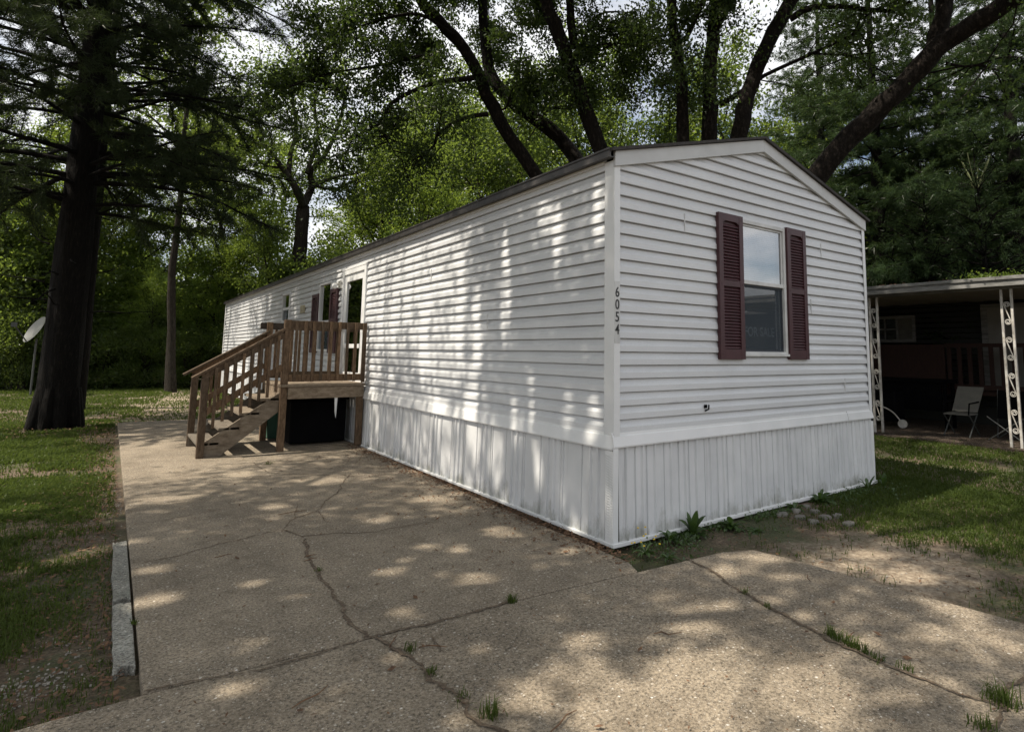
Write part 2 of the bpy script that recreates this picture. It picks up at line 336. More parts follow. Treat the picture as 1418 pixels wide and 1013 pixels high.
crk = [([(508,882),(480,858),(455,818),(430,775),(420,745)], .028), ([(420,742),(470,738),(520,736),(560,728),(605,722)], .014), ([(420,744),(392,733),(408,716),(440,708),(455,690),(470,678),(485,655)], .014),
       ([(440,708),(452,722)], .011), ([(408,716),(412,700)], .010), ([(200,779),(250,768),(300,754),(380,735)], .011),
       ([(520,882),(545,893),(560,905),(590,932),(628,965),(660,992),(705,1020)], .026), ([(596,880),(612,900),(622,899)], .009), ([(508,882),(600,862),(690,838),(712,832)], .022), ([(200,957),(360,925),(505,886)], .012),
       ([(950,772),(985,790),(1030,820),(1080,850),(1150,885),(1230,920),(1300,950),(1392,982)], .022), ([(1392,982),(1400,950),(1430,925)], .026), ([(1392,982),(1345,1020)], .022),
       ([(630,690),(700,700)], .008), ([(350,640),(372,655),(520,660)], .012), ([(200,725),(330,700)],.006)]
cm = MB()
for pts, wd in crk: ribbon(cm, px(*pts), wd*.72)
cm.build('crack', MT['crackdirt'], drv)
# dirt gutter between slab and skirting is the ground itself, seen in the gap

# ------------------------------------------------------------------ mobile home
W, LEN, EAVE, RIDGE = 4.2, 22.3, 3.28, 3.855; CZ = .1122
home = thing('mobile_home', 'long white single storey mobile home with lap siding, ribbed skirting and maroon shutters', 'mobile home')
PROF = [(0.0, .026), (.03, .027), (.44, .025), (.50, .021), (.62, .012), (.78, .004), (.94, .000), (.945, -.016), (.99, -.016)]   # dutch-lap course: height fraction, stand-off
def courses(mb, put, z0, z1, span, holes=()):
    """put(s, z, off) -> point. span(z) -> (s0, s1). holes: (s0, s1, z0, z1)"""
    z = z0
    while z < z1-.002:
        prof = [(z+f*CZ, o) for f, o in PROF]+[(z+CZ, -.016)]
        cuts = sorted({q for h in holes for q in h[2:] if z < q < min(z+CZ, z1)} | {z, min(z+CZ, z1)})
        for za, zb in zip(cuts[:-1], cuts[1:]):
            zs = [q for q, _ in prof]; os_ = [o for _, o in prof]
            lev = sorted({za, zb} | {q for q in zs if za < q < zb})
            pr = [(q, float(np.interp(q, zs, os_))) for q in lev]
            s0, s1 = span((za+zb)/2)
            ivs = [(s0, s1)]
            for h in holes:
                if h[2] < (za+zb)/2 < h[3]:
                    ivs = [iv for a, b in ivs for iv in ((a, min(b, h[0])), (max(a, h[1]), b)) if iv[1]-iv[0] > .002]
            for a, b in ivs:
                if za == z: pr2 = [(za, -.016)]+pr
                else: pr2 = pr
                n = max(1, int((b-a)/.35)); ss = np.linspace(a, b, n+1)
                wob = R.normal(0, .0012, n+1); wob[0] = wob[-1] = 0
                v = [put(s, q, o+wv) for q, o in pr2 for s, wv in zip(ss, wob)]
                kk = [(i*(n+1)+j, i*(n+1)+j+1, (i+1)*(n+1)+j+1, (i+1)*(n+1)+j) for i in range(len(pr2)-1) for j in range(n)]
                mb.add(v, kk)
        z += CZ
SB = .86
sd = MB()
side_holes = [(6.32, 7.46, .99, 2.92), (8.30, 9.08, 1.50, 2.84), (11.78, 12.50, 2.19, 2.86)]
courses(sd, lambda s, z, o: (-o, s, z), SB, 3.17, lambda z: (.0, LEN), side_holes)
sd.build('siding', MT['siding'], home)
gd = MB(); WIN = (1.70, 2.44, 1.53, 2.88)
def gspan(z):
    if z <= 3.20: return (0, W)
    e = (z-3.20)/(RIDGE-EAVE)*W/2; return (min(e, W/2-.02), max(W-e, W/2+.02))
courses(gd, lambda s, z, o: (s, -o, z), SB, 3.70, gspan, [WIN])
gd.build('siding', MT['siding'], home)
bk = MB()   # plain far side, far end and floor close the hull
bk.add([(W, 0, .7), (W, LEN, .7), (W, LEN, 3.2), (W, 0, 3.2)], [(0, 1, 2, 3)])
bk.add([(0, LEN, 0), (0, LEN, 3.2), (W/2, LEN, 3.75), (W, LEN, 3.2), (W, LEN, 0)], [(0, 1, 2, 3, 4)])
bk.add([(.01, .01, .8), (W, .01, .8), (W, LEN, .8), (.01, LEN, .8)], [(0, 1, 2, 3)])
bk.add([(.01, 3.8, .8), (W, 3.8, .8), (W, 3.8, 3.2), (.01, 3.8, 3.2)], [(0, 1, 2, 3)])
bk.add([(1.6, 3.8, .8), (1.6, LEN, .8), (1.6, LEN, 3.2), (1.6, 3.8, 3.2)], [(0, 1, 2, 3)])
bk.build('wall', MT['plaster'], home)
# seams between siding lengths
for y, a, b in [(3.66, 2.43, 2.65), (5.1, 1.31, 1.53), (9.75, 2.65, 2.88), (14.9, 2.43, 2.65), (17.3, 1.98, 2.2), (2.1, 1.75, 1.98)]:
    sm = MB(); sm.box((-.0305, y, a+.004), (-.02, y+.010, b-.05)); sm.build('siding_seam', MT['dirtytrim'], home)
for x, a, b in [(3.62, 1.08, 1.30), (2.95, 1.98, 2.2), (.85, 2.66, 2.88), (3.2, 2.66, 2.87)]:
    sm = MB(); sm.box((x, -.0305, a+.004), (x+.008, -.02, b-.05)); sm.build('siding_seam', MT['dirtytrim'], home)
# flashing strip that flares out over the skirting
def flash(mb, put, a, b, zb=.734):
    pr = [(.872, .012), (.868, .028), (.850, .031), (.842, .038), (zb+.012, .056), (zb, .054), (zb-.002, .036)]
    n = len(pr); v = [put(s, z, o) for s in (a, b) for z, o in pr]
    mb.add(v, [(i, i+1, n+i+1, n+i) for i in range(n-1)])
    mb.add([put(a, z, o) for z, o in pr], [tuple(range(n))]); mb.add([put(b, z, o) for z, o in pr], [tuple(range(n))])
fl = MB()
for a, b in [(-.035, 4.05), (4.056, 8.0), (8.005, 13), (13.005, LEN)]: flash(fl, lambda s, z, o: (-o, s, z), a, b)
fl.build('skirting_flashing', MT['trim'], home)
fl = MB()
for a, b in [(-.05, 3.62), (3.63, W+.02)]: flash(fl, lambda s, z, o: (s, -o, z), a, b, .752)
fl.build('skirting_flashing', MT['trim'], home)
# ribbed skirting sheets
def ribs(mb, put, a, b, pat, z0=.0, z1=.765, seed=1):
    rg = np.random.default_rng(seed); s = a; pr = [(a, 0)]
    i = 0
    while s < b-.1:
        wd, kind = pat[i % len(pat)]; i += 1; s2 = s+wd
        if kind == 'v': pr += [(s2-.020, 0), (s2-.010, -.020), (s2, 0)]
        elif kind == 'j': pr += [(s2-.005, 0), (s2-.004, .010), (s2+.004, .008), (s2+.005, -.002)]
        else: pr += [(s2-.030, 0), (s2-.022, .020), (s2-.008, .020), (s2, 0)]
        s = s2
    pr.append((b, 0)); n = len(pr)
    lean = rg.normal(0, .003, n)
    v = [put(q, z, o+l+(.035 if z < .3 else .02)-.0*z) for z in (z0, z1) for (q, o), l in zip(pr, np.convolve(lean, np.ones(5)/3, 'same'))]
    mb.add(v, [(k, k+1, n+k+1, n+k) for k in range(n-1)])
sk = MB(); pat_s = [(.05, 'v'), (.10, 'r'), (.10, 'r'), (.12, 'v'), (.26, 'j')]
ribs(sk, lambda s, z, o: (-o, s, z), .03, 6.05, pat_s, seed=2); ribs(sk, lambda s, z, o: (-o, s, z), 6.05, LEN, [(.1, 'v'), (.2, 'j')], seed=3)
sk.build('skirting', MT['skirt'], home)
sk = MB(); pat_g = [(.095, 'r'), (.10, 'v'), (.085, 'r'), (.05, 'v'), (.10, 'r'), (.10, 'j')]
ribs(sk, lambda s, z, o: (s, -o, z), .03, W, pat_g, seed=5)
sk.add([(W, -.03, 0), (W, LEN, 0), (W, LEN, .72), (W, -.03, .72)], [(0, 1, 2, 3)])
sk.build('skirting', MT['skirt'], home)
sr = MB()
sr.box((-.060, -.06, -.02), (-.028, 6.05, .010)); sr.box((-.0605, -.064, -.022), (W+.03, -.03, .012)); sr.box((-.05, 6.05, -.02), (-.028, LEN, .010))
sr.build('base_rail', MT['trim'], home, bevel=.004)
cc = MB(); cc.box((-.050, -.054, .01), (.0, -.045, .75)); cc.box((-.056, -.052, .01), (-.047, .045, .73))
for z in np.arange(.05, .70, .021):       # embossed lattice on the corner trim
    cc.bar((-.0575, -.045, z), (-.0575, .042, z+.021), .004, .004); cc.bar((-.0575, -.045, z+.021), (-.0575, .042, z), .004, .004)
cc.build('skirting_corner', MT['trim'], home); cc = MB(); cc.box((W-.05, -.05, .0), (W+.012, .02, .72)); cc.build('skirting_corner', MT['trim'], home)
cp = MB(); cp.box((-.034, -.038, .80), (-.024, .088, 3.17)); cp.box((-.0345, -.0385, .80), (.032, -.027, 3.20)); cp.box((-.024, -.027, .84), (.0, .0, 3.15))
cp.box((-.037, .078, .80), (-.033, .088, 3.17))
cp.build('corner_post', MT['trim'], home, bevel=.003)
cp = MB(); cp.box((W-.030, -.038, .80), (W+.028, -.027, 3.18)); cp.box((W+.020, -.036, .80), (W+.0275, .1, 3.18)); cp.build('corner_post', MT['trim'], home, bevel=.003)
cp = MB(); cp.box((-.042, LEN-.1, .72), (-.03, LEN+.02, 3.17)); cp.build('corner_post', MT['trim'], home)
# rake fascia on the gable, soffit strip along the side
fa = MB(); sl_ = (RIDGE-EAVE)/(W/2)
def rake(x0, x1, top, h, y0, y1, mb):
    z = lambda x: EAVE+sl_*min(x, W-x)
    v = [(x, y, z(x)-top-d) for y in (y0, y1) for x in (x0, x1) for d in (0, h)]
    mb.add(v, [(0, 1, 3, 2), (4, 6, 7, 5), (0, 2, 6, 4), (1, 5, 7, 3), (0, 4, 5, 1), (2, 3, 7, 6)])
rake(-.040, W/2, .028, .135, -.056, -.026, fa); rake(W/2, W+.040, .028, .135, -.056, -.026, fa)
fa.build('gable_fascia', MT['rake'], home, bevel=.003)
fa = MB(); fa.box((-.048, .088, 3.155), (-.012, LEN, 3.236)); fa.build('soffit', MT['trim'], home)
rf = MB()
for x0, x1 in ((-.10, W/2), (W/2, W+.10)):
    z = lambda x: EAVE+sl_*min(x, W-x)
    n = 24; ysr = np.linspace(-.085, LEN+.05, n+1)
    v = [(x, y, z(x)+dz+R.normal(0, .003)) for dz in (0, -.028) for y in ysr for x in (x0, x1)]
    o = 2*(n+1)
    rf.add(v, [(2*i, 2*i+1, 2*i+3, 2*i+2) for i in range(n)]+[(o+2*i, o+2*i+2, o+2*i+3, o+2*i+1) for i in range(n)]+[(2*i, 2*i+2, o+2*i+2, o+2*i) for i in range(n)]+[(2*i+1, o+2*i+1, o+2*i+3, 2*i+3) for i in range(n)]+[(0, o, o+1, 1), (2*n, 2*n+1, o+2*n+1, o+2*n)])
rf.build('roof', MT['shingle'], home)
gt = MB(); gt.box((-.115, -.06, 3.175), (-.095, LEN, 3.255)); gt.box((-.100, -.05, 3.18), (-.0485, LEN, 3.188)); gt.box((-.125, -.06, 3.236), (-.115, LEN, 3.252))
gt.build('roof_edge', MT['gutter'], home)
# gable window
win = thing('window', None, None); win.parent = home; del_ = None
def frame(mb, put, a, b, z0, z1, wd, d0, d1):
    def bx(s0, s1, q0, q1):
        v = [put(s, q, o) for o in (d0, d1) for s, q in ((s0, q0), (s1, q0), (s1, q1), (s0, q1))]
        mb.add(v, [(0, 1, 2, 3), (7, 6, 5, 4), (0, 4, 5, 1), (1, 5, 6, 2), (2, 6, 7, 3), (3, 7, 4, 0)])
    bx(a, a+wd, z0, z1); bx(b-wd, b, z0, z1); bx(a+wd, b-wd, z1-wd, z1); bx(a+wd, b-wd, z0, z0+wd)
pg = lambda s, z, o: (s, -o, z)
ps = lambda s, z, o: (-o, s, z)
def quad(put, a, b, z0, z1, o):
    m_ = MB(); m_.add([put(a, z0, o), put(b, z0, o), put(b, z1, o), put(a, z1, o)], [(0, 1, 2, 3)]); return m_
f = MB(); frame(f, pg, WIN[0]-.022, WIN[1]+.022, WIN[2]-.022, WIN[3]+.022, .04, -.06, .040)
frame(f, pg, WIN[0]+.018, WIN[1]-.018, 2.25, 2.86, .022, .0, .022); f.box((WIN[0]+.018, -.032, 2.235), (WIN[1]-.018, .0, 2.275))
f.box((WIN[0]-.03, -.055, WIN[2]-.03), (WIN[1]+.03, -.03, WIN[2]-.004))
f.build('frame', MT['dirtytrim'], win, bevel=.003)
f = MB(); frame(f, pg, WIN[0]+.02, WIN[1]-.02, WIN[2]+.018, 2.234, .02, -.012, .010); f.build('screen_frame', MT['signback'], win)
quad(pg, WIN[0]+.04, WIN[1]-.04, 2.27, 2.84, .010).build('pane', MT['skyglass'], win)
quad(pg, WIN[0]+.04, WIN[1]-.04, WIN[2]+.038, 2.236, -.022).build('pane', MT['glass'], win)
quad(pg, WIN[0]+.04, WIN[1]-.04, WIN[2]+.038, 2.214, .002).build('insect_screen', MT['screen'], win)
bl = MB()
for z in np.arange(2.26, 2.86, .021): bl.bar((WIN[0]+.01, .055, z), (WIN[1]-.01, .055, z), .003, .0235, (0, .55, .83))
bl.box((WIN[0]+.01, .035, 2.855), (WIN[1]-.01, .07, 2.885)); bl.build('blind', MT['blind'], win)
sg = thing('for_sale_sign', 'dark sign with pale FOR SALE lettering behind the lower pane of the front window', 'sign', (2.06, .03, 1.60))
b_ = MB(); b_.box((1.745, .030, 1.58), (2.38, .034, 2.0)); b_.build('board', MT['signback'], sg)
def text(body, size, name, mtl, parent, put, bold=0.0, sx=1.0):
    cu = bpy.data.curves.new('t', 'FONT'); cu.body = body; cu.size = size; cu.align_x = 'CENTER'; cu.align_y = 'CENTER'; cu.offset = bold; cu.extrude = .0015
    o = bpy.data.objects.new('t', cu); C.collection.objects.link(o)
    me = bpy.data.meshes.new_from_object(o.evaluated_get(bpy.context.evaluated_depsgraph_get())); bpy.data.objects.remove(o); bpy.data.curves.remove(cu)
    for v in me.vertices: v.co = put(v.co.x*sx, v.co.y, v.co.z)
    me.materials.clear(); me.materials.append(mtl)
    for p in me.polygons: p.material_index = 0
    oo = bpy.data.objects.new(name, me); C.collection.objects.link(oo); oo.parent = parent; oo.matrix_parent_inverse = Matrix.Translation(-Vector(parent_loc(parent))); return oo
text('FOR SALE', .132, 'lettering', MT['signtext'], sg, lambda a, b, c: (2.05+a, .027-c, 1.75+b), .002, .92)
# shutters
def shutter(put, a, b, z0, z1, name='shutter'):
    m_ = MB()
    def bx(s0, s1, q0, q1, o0, o1):
        v = [put(s, q, o) for o in (o0, o1) for s, q in ((s0, q0), (s1, q0), (s1, q1), (s0, q1))]
        m_.add(v, [(0, 1, 2, 3), (7, 6, 5, 4), (0, 4, 5, 1), (1, 5, 6, 2), (2, 6, 7, 3), (3, 7, 4, 0)])
    st = .055*(b-a)/.38+.008; zm = z0+(z1-z0)*.515
    bx(a, a+st, z0, z1, .02, .062); bx(b-st, b, z0, z1, .02, .062)
    for q0, q1 in ((z0, z0+.10), (zm-.03, zm+.03), (z1-.075, z1)): bx(a+st, b-st, q0, q1, .02, .060)
    bx(a+st, b-st, z0+.1, z1-.075, .02, .030)
    for q0, q1 in ((z0+.105, zm-.035), (zm+.035, z1-.10)):
        nl = max(3, int((q1-q0)/.030))
        for i in range(nl):
            q = q0+(i+.5)*(q1-q0)/nl; h = (q1-q0)/nl
            v = [put(s, qq, oo) for s in (a+st, b-st) for qq, oo in ((q-h*.5, .054), (q-h*.38, .056), (q+h*.48, .034), (q-h*.5, .034))]
            m_.add(v, [(0, 4, 5, 1), (1, 5, 6, 2), (3, 7, 4, 0), (0, 1, 2, 3), (7, 6, 5, 4)])
    n = 9; xs_ = np.linspace(a+st, b-st, n)        # arched head above the upper louvres
    zz = z1-.10-.0+.045*np.clip(1.25*np.sin(np.linspace(0, math.pi, n)), 0, 1)
    v = [put(x, q, o) for o in (.030, .058) for x, zt in zip(xs_, zz) for q in (zt, z1-.074)]
    m_.add(v, [(2*i+18, 2*i+20, 2*i+21, 2*i+19) for i in range(n-1)]+[(2*i, 2*i+2, 2*i+20, 2*i+18) for i in range(n-1)])
    for zz_ in (z0+.05, zm, z1-.045):
        for s in (a+st*.5, b-st*.5): bx(s-.005, s+.005, zz_-.005, zz_+.005, .062, .066)
    return m_.build(name, MT['maroon'], home, bevel=.002)
shutter(pg, 1.31, 1.692, 1.47, 2.915); shutter(pg, 2.468, 2.835, 1.47, 2.915)
# side windows, door, lamp, vent box
def sidewin(y0, y1, z0, z1, mid):
    w_ = thing('window', None, None); w_.parent = home
    f = MB(); frame(f, ps, y0-.02, y1+.02, z0-.02, z1+.02, .045, -.05, .042)
    v0, v1 = y0+.02, y1-.02
    f.add([ps(s, q, o) for o in (-.01, .026) for s, q in ((v0, mid-.03), (v1, mid-.03), (v1, mid+.03), (v0, mid+.03))], [(4, 5, 6, 7), (0, 4, 5, 1), (3, 7, 6, 2)])
    f.build('frame', MT['trim'], w_)
    quad(ps, y0+.02, y1-.02, mid+.03, z1-.02, .006).build('pane', MT['glass'], w_)
    quad(ps, y0+.02, y1-.02, z0+.02, mid-.03, -.012).build('pane', MT['glass'], w_)
    quad(ps, y0+.02, y1-.02, z0+.02, mid-.03, .012).build('insect_screen', MT['screen'], w_)
sidewin(8.30, 9.08, 1.50, 2.84, 2.06); sidewin(11.78, 12.50, 2.19, 2.86, 2.50)
shutter(ps, 7.80, 8.27, 1.45, 2.68); shutter(ps, 9.12, 9.60, 1.45, 2.66)
door = thing('door', None, None); door.parent = home
f = MB(); frame(f, ps, 6.24, 7.54, .96, 2.96, .09, -.05, .050); f.box((-.055, 6.22, 2.955), (-.03, 7.56, 2.99)); f.build('frame', MT['trim'], door, bevel=.004)
f = MB(); frame(f, ps, 6.33, 7.45, 1.0, 2.87, .13, -.02, .028); f.add([ps(s, q, o) for o in (0, .028) for s, q in ((6.46, 1.55), (7.32, 1.55), (7.32, 1.62), (6.46, 1.62))], [(4, 5, 6, 7), (0, 4, 5, 1), (3, 7, 6, 2)])
f.build('leaf', MT['trim'], door, bevel=.003)
quad(ps, 6.46, 7.32, 1.12, 2.75, .008).build('pane', MT['doorglass'], door)
f = MB(); f.box((.06, 6.34, 1.0), (.10, 7.44, 2.86)); f.build('inner_leaf', MT['blind'], door)
f = MB(); f.box((-.06, 7.35, 1.85), (-.03, 7.40, 1.98)); f.tube([(-.06, 7.375, 1.93), (-.09, 7.375, 1.93), (-.09, 7.27, 1.93)], .010, 6); f.build('handle', MT['brass'], door)
lamp = thing('porch_light', None, None); lamp.parent = home
f = MB(); f.box((-.05, 7.66, 2.66), (-.025, 7.80, 2.80)); f.tube([(-.04, 7.73, 2.72), (-.13, 7.73, 2.76)], .012, 6); f.build('bracket', MT['brass'], lamp)
def sphere(mb, c, r, k=12, n=8, sz=1.0):
    th = np.linspace(0, math.pi, n+1); ph = np.arange(k)*2*math.pi/k
    v = [(c[0]+r*math.sin(t)*math.cos(p), c[1]+r*math.sin(t)*math.sin(p), c[2]+r*sz*math.cos(t)) for t in th for p in ph]
    mb.add(v, [(i*k+j, (i+1)*k+j, (i+1)*k+(j+1) % k, i*k+(j+1) % k) for i in range(n) for j in range(k)])
f = MB(); sphere(f, (-.13, 7.73, 2.70), .052, sz=1.1); f.build('globe', MT['lampglass'], lamp, smooth=True)
f = MB(); f.box((-.05, 10.28, 2.32), (-.022, 10.62, 2.49)); f.box((-.06, 10.33, 2.36), (-.05, 10.57, 2.45)); f.build('vent_cover', MT['tanbox'], home, bevel=.004)
# house number
plate = MB(); plate.box((-.034, -.0412, 1.60), (.027, -.0382, 2.12)); npl = plate.build('number_plate', MT['dirtytrim'], home)
for k, ch in enumerate('6054'):
    zc = 2.025-k*.104
    text(ch, .118, 'numeral', MT['black'], npl, lambda a, b, c, zc=zc: (-.004+a, -.0430-c, zc+b), .0012, .80)
f = MB(); f.tube([(1.10, -.03, .995), (1.13, -.05, 1.01), (1.12, -.06, 1.05)], .008, 5); f.box((1.09, -.034, 1.02), (1.13, -.026, 1.05)); f.build('cable_stub', MT['darkplastic_shade'], home)

# ------------------------------------------------------------------ wooden porch with stairs
porch = thing('wooden_porch', 'brown weathered timber porch with railings and side stairs in front of the mobile home door', 'porch', (-1.24, 6.12, 0))
NY, FY, DX, SX = 6.12, 7.44, -1.24, -2.27
def post(x, y, z0, z1, w=.092): m_ = MB(); m_.box((x-w/2, y-w/2, z0), (x+w/2, y+w/2, z1)); return m_.build('post', MT['wood'], porch, bevel=.005)
post(DX, NY, 0, 1.965); post(-.09, NY, 0, .94); post(DX, FY, 0, 1.97); post(-.09, FY, 0, .94); post(SX, NY, 0, 1.11); post(SX, FY, 0, 1.10)
m_ = MB()
for i in range(9):
    y = NY-.09+i*.168
    m_.box((DX-.05, y, .95), (-.045, y+.155, .988))
m_.build('floor', MT['woodgrey'], porch, bevel=.004)
m_ = MB(); m_.box((DX+.05, NY-.066, .77), (-.05, NY-.028, .945)); m_.box((DX+.05, FY+.03, .77), (-.05, FY+.066, .945)); m_.box((DX-.04, NY+.05, .77), (DX-.005, FY-.05, .945)); m_.box((-.075, NY+.05, .77), (-.05, FY-.05, .945))
m_.build('joist', MT['woodgrey'], porch, bevel=.004)
def rail(y, sgn, mt, xl=DX):
    m_ = MB(); m_.box((xl+.048, y-.019, 1.845), (-.045, y+.019, 1.955)); m_.build('rail', MT[mt], porch, bevel=.004)
    m_ = MB(); m_.box((xl+.048, y-.019, 1.03), (-.045, y+.019, 1.135)); m_.build('rail', MT[mt], porch, bevel=.004)
    for i in range(9):
        x = DX+.12+i*.128
        m_ = MB(); m_.box((x-.019, y+sgn*.020, 1.03+R.normal(0, .006)), (x+.019, y+sgn*.058, 1.955)); m_.build('baluster', MT[mt], porch, bevel=.003)
rail(NY-.03, -1, 'wood'); rail(FY+.02, 1, 'wood')
m_ = MB(); m_.box((DX-.14, FY+.0, 1.85), (DX+.25, FY+.038, 1.96)); m_.build('rail', MT['wooddark'], porch)
m_ = MB(); m_.box((-.10, NY-.075, 1.0), (-.05, NY-.045, 1.955)); m_.build('end_post', MT['wood'], porch)
# stairs
RISE, RUN = .197, .25
for i in range(4):
    z = .985-RISE*(4-i); x0 = DX-.05-RUN*(4-i)
    m_ = MB(); m_.box((x0-.02, NY+.03, z-.038), (x0+RUN*.5-.004, FY-.03, z)); m_.box((x0+RUN*.5+.004, NY+.03, z-.038), (x0+RUN, FY-.03, z)); m_.build('tread', MT['woodgrey'], porch, bevel=.004)
for y in (NY+.03, FY-.03-.038):
    m_ = MB(); v = [(-2.30, .0), (-2.02, .0), (DX-.05, .58), (DX-.05, .86), (-1.38, .80), (-2.30, .15)]
    pts = [(x, y, z) for x, z in v]+[(x, y+.038, z) for x, z in v]; n = 6
    m_.add(pts, [tuple(range(n)), ]); m_.add(pts, [tuple(range(n, 2*n))[::-1]]); m_.add(pts, [(i, (i+1) % n, n+(i+1) % n, n+i) for i in range(n)])
    m_.build('stringer', MT['woodgrey'], porch)
for y, sgn in ((NY, -1), (FY, 1)):
    m_ = MB(); m_.bar((-2.43, y, 1.10), (DX+.0 if sgn > 0 else DX-.046, y, 1.815), .135, .036); m_.build('handrail', MT['wood'], porch, bevel=.004)
    m_ = MB(); m_.bar((SX-.04, y+sgn*.026, 1.12), (DX-.046, y+sgn*.026, 1.74), .036, .10); m_.build('rail', MT['wood'], porch, bevel=.004)
    m_ = MB(); m_.bar((SX+.02, y+sgn*.02, .62), (DX-.046, y+sgn*.02, 1.25), .036, .09); m_.build('rail', MT['wood'], porch, bevel=.004)
    for i in range(8):
        x = SX+.125+i*.112; zt = 1.10+(x+2.43)*.604
        m_ = MB(); m_.box((x-.019, y+sgn*.046, zt-.86+R.normal(0, .01)), (x+.019, y+sgn*.082, zt-.03)); m_.build('baluster', MT['wood'], porch, bevel=.003)
# under the porch
bn = thing('storage_bin', 'green plastic bin standing in the dark under the porch', 'bin', (-.86, 7.68, 0))
m_ = MB(); q = [(-.30, -.22, .02), (.30, -.22, .02), (.30, .22, .02), (-.30, .22, .02), (-.36, -.27, .70), (.36, -.27, .70), (.36, .27, .70), (-.36, .27, .70)]
m_.add([(a-.86, b+7.68, c) for a, b, c in q], [(0, 3, 2, 1), (0, 1, 5, 4), (1, 2, 6, 5), (2, 3, 7, 6), (3, 0, 4, 7)]); m_.build('body', MT['green'], bn, bevel=.01)
m_ = MB(); m_.box((-.86-.385, 7.68-.295, .70), (-.86+.385, 7.68+.295, .735)); m_.build('lid', MT['green'], bn, bevel=.01)
tb = thing('shade_box', 'near-black box added to darken the shaded space under the porch', 'shade filler', (-.59, 6.9, 0))  # added box, near black, stands in for the deep shade under the porch
m_ = MB(); m_.box((-1.02, 6.55, .03), (-.16, 7.25, .70)); m_.build('body', MT['darkplastic_shade'], tb, bevel=.02); m_ = MB(); m_.box((-1.05, 6.52, .70), (-.13, 7.28, .745)); m_.build('lid', MT['darkplastic_shade'], tb, bevel=.01)
m_ = MB(); m_.add([(-.50, 6.08, .80), (-.45, 6.08, .80), (-.463, 6.07, .52), (-.468, 6.075, .45), (-.49, 6.07, .55)], [(0, 1, 2, 3, 4)]); m_.add([(-.50, 6.078, .80), (-.45, 6.078, .80), (-.463, 6.066, .52), (-.468, 6.071, .45), (-.49, 6.066, .55)], [(4, 3, 2, 1, 0)])
m_.build('hanging_strip', MT['trim'], porch)



# ------------------------------------------------------------------ trees
def unit(a): return a/(np.linalg.norm(a, axis=-1, keepdims=True)+1e-9)
def leaf_quads(mb, c, ln, wd, zb=.6, droop=0.0, rg=R, val=None):
    n = len(c)
    if not n: return
    nrm = unit(rg.normal(0, 1, (n, 3))*np.array([1, 1, .7])+np.array([0, 0, zb]))
    a = unit(np.cross(nrm, rg.normal(0, 1, (n, 3)))+np.array([0, 0, -droop])); b = unit(np.cross(nrm, a))
    l = (ln*rg.uniform(.65, 1.2, n))[:, None]; w_ = (wd*rg.uniform(.7, 1.2, n))[:, None]
    v = np.stack([c-a*l*.5, c+b*w_*.5+a*l*.05+nrm*w_*.15, c+a*l*.5-nrm*l*.1, c-b*w_*.5+a*l*.05+nrm*w_*.15], 1)
    mb.add(v.reshape(-1, 3), np.arange(4*n).reshape(n, 4), rg.random(n) if val is None else np.clip(val*.6+.4*rg.random(n), 0, 1))
# sunny gaps in the canopy: where the sun gets through to the slab, lawn and wall
_r = np.random.default_rng(44)
GAPS = [(np.array([_r.uniform(-3.1, .6), _r.uniform(-3, 8), 0]), _r.uniform(.05, .13)) for _ in range(60)]+[(onG(u, v), r) for u, v, r in [(540,790,.14),(660,803,.24),(960,935,.34),(1110,955,.40),(810,925,.2),(800,880,.18),(630,760,.15),(330,657,.3),(255,660,.28),(200,658,.2),(225,690,.25),(205,790,.17),(205,830,.2),(450,665,.3),(600,690,.2),(860,1000,.35),(960,1000,.4),(740,960,.2),(180,750,.14),(690,735,.18),(520,720,.16),
        (1040,765,.3),(1150,772,.26),(1250,785,.28),(1200,760,.22),(1355,880,.24),(1330,845,.2),(1080,840,.2),(1250,730,.4),(960,860,.2),(130,560,1.1),(60,556,1.1),(215,556,1.2),(230,545,1.2),(20,550,1.2),(60,770,.3),(120,755,.22),(40,640,.5),(110,640,.4),(20,700,.25),(890,762,.12),(1370,740,.4),(560,850,.12),(380,700,.15)]]
WGAPS = [(onX(u, v)[1:], ry, rz) for u, v, ry, rz in [(640,430,.13,1.0),(662,480,.11,.9),(703,400,.13,1.0),(655,560,.16,.5),(757,295,.13,.3),(775,330,.09,.4),(735,560,.12,.45),(590,460,.17,.9),(568,400,.15,.6),(548,430,.14,.8),(610,580,.16,.3),(530,440,.2,.6),(345,455,1.2,.7),(370,440,.8,.6),(330,490,1.2,.5),(790,575,.10,.25),(690,640,.13,.35),(662,615,.13,.3),(745,650,.13,.3),(830,300,.08,.4),(410,420,.5,.5),(715,590,.12,.3),(825,590,.1,.3)]]
def shade_keep(c, rg=R):
    """Which leaf places stay, so that the listed spots get sun."""
    t = c[:, 2]/SUN[2]; gx = c-SUN*t[:, None]
    tw = c[:, 0]/SUN[0]; wx = c-SUN*tw[:, None]
    onwall = (tw > 0) & (wx[:, 2] > 0) & (wx[:, 2] < 3.3) & (wx[:, 1] > 0) & (wx[:, 1] < LEN)
    keep = np.ones(len(c), bool)
    for p, r in GAPS:
        d = np.hypot(gx[:, 0]-p[0], gx[:, 1]-p[1])/r
        keep &= ~((d < .50+.75*rg.random(len(c))) & ~onwall)
    for (y, z), ry, rz in WGAPS:
        d = np.hypot((wx[:, 1]-y)/ry, (wx[:, 2]-z)/rz)
        keep &= ~((d < .7+.4*rg.random(len(c))) & onwall)
    return keep
def curve(p, d, length, n, rg, wob=.12, up=0.0):
    pts = [np.array(p, float)]; d = unit(np.array(d, float)); st = length/n
    for _ in range(n):
        d = unit(d+rg.normal(0, wob, 3)+np.array([0, 0, up])); pts.append(pts[-1]+d*st)
    return np.array(pts), d
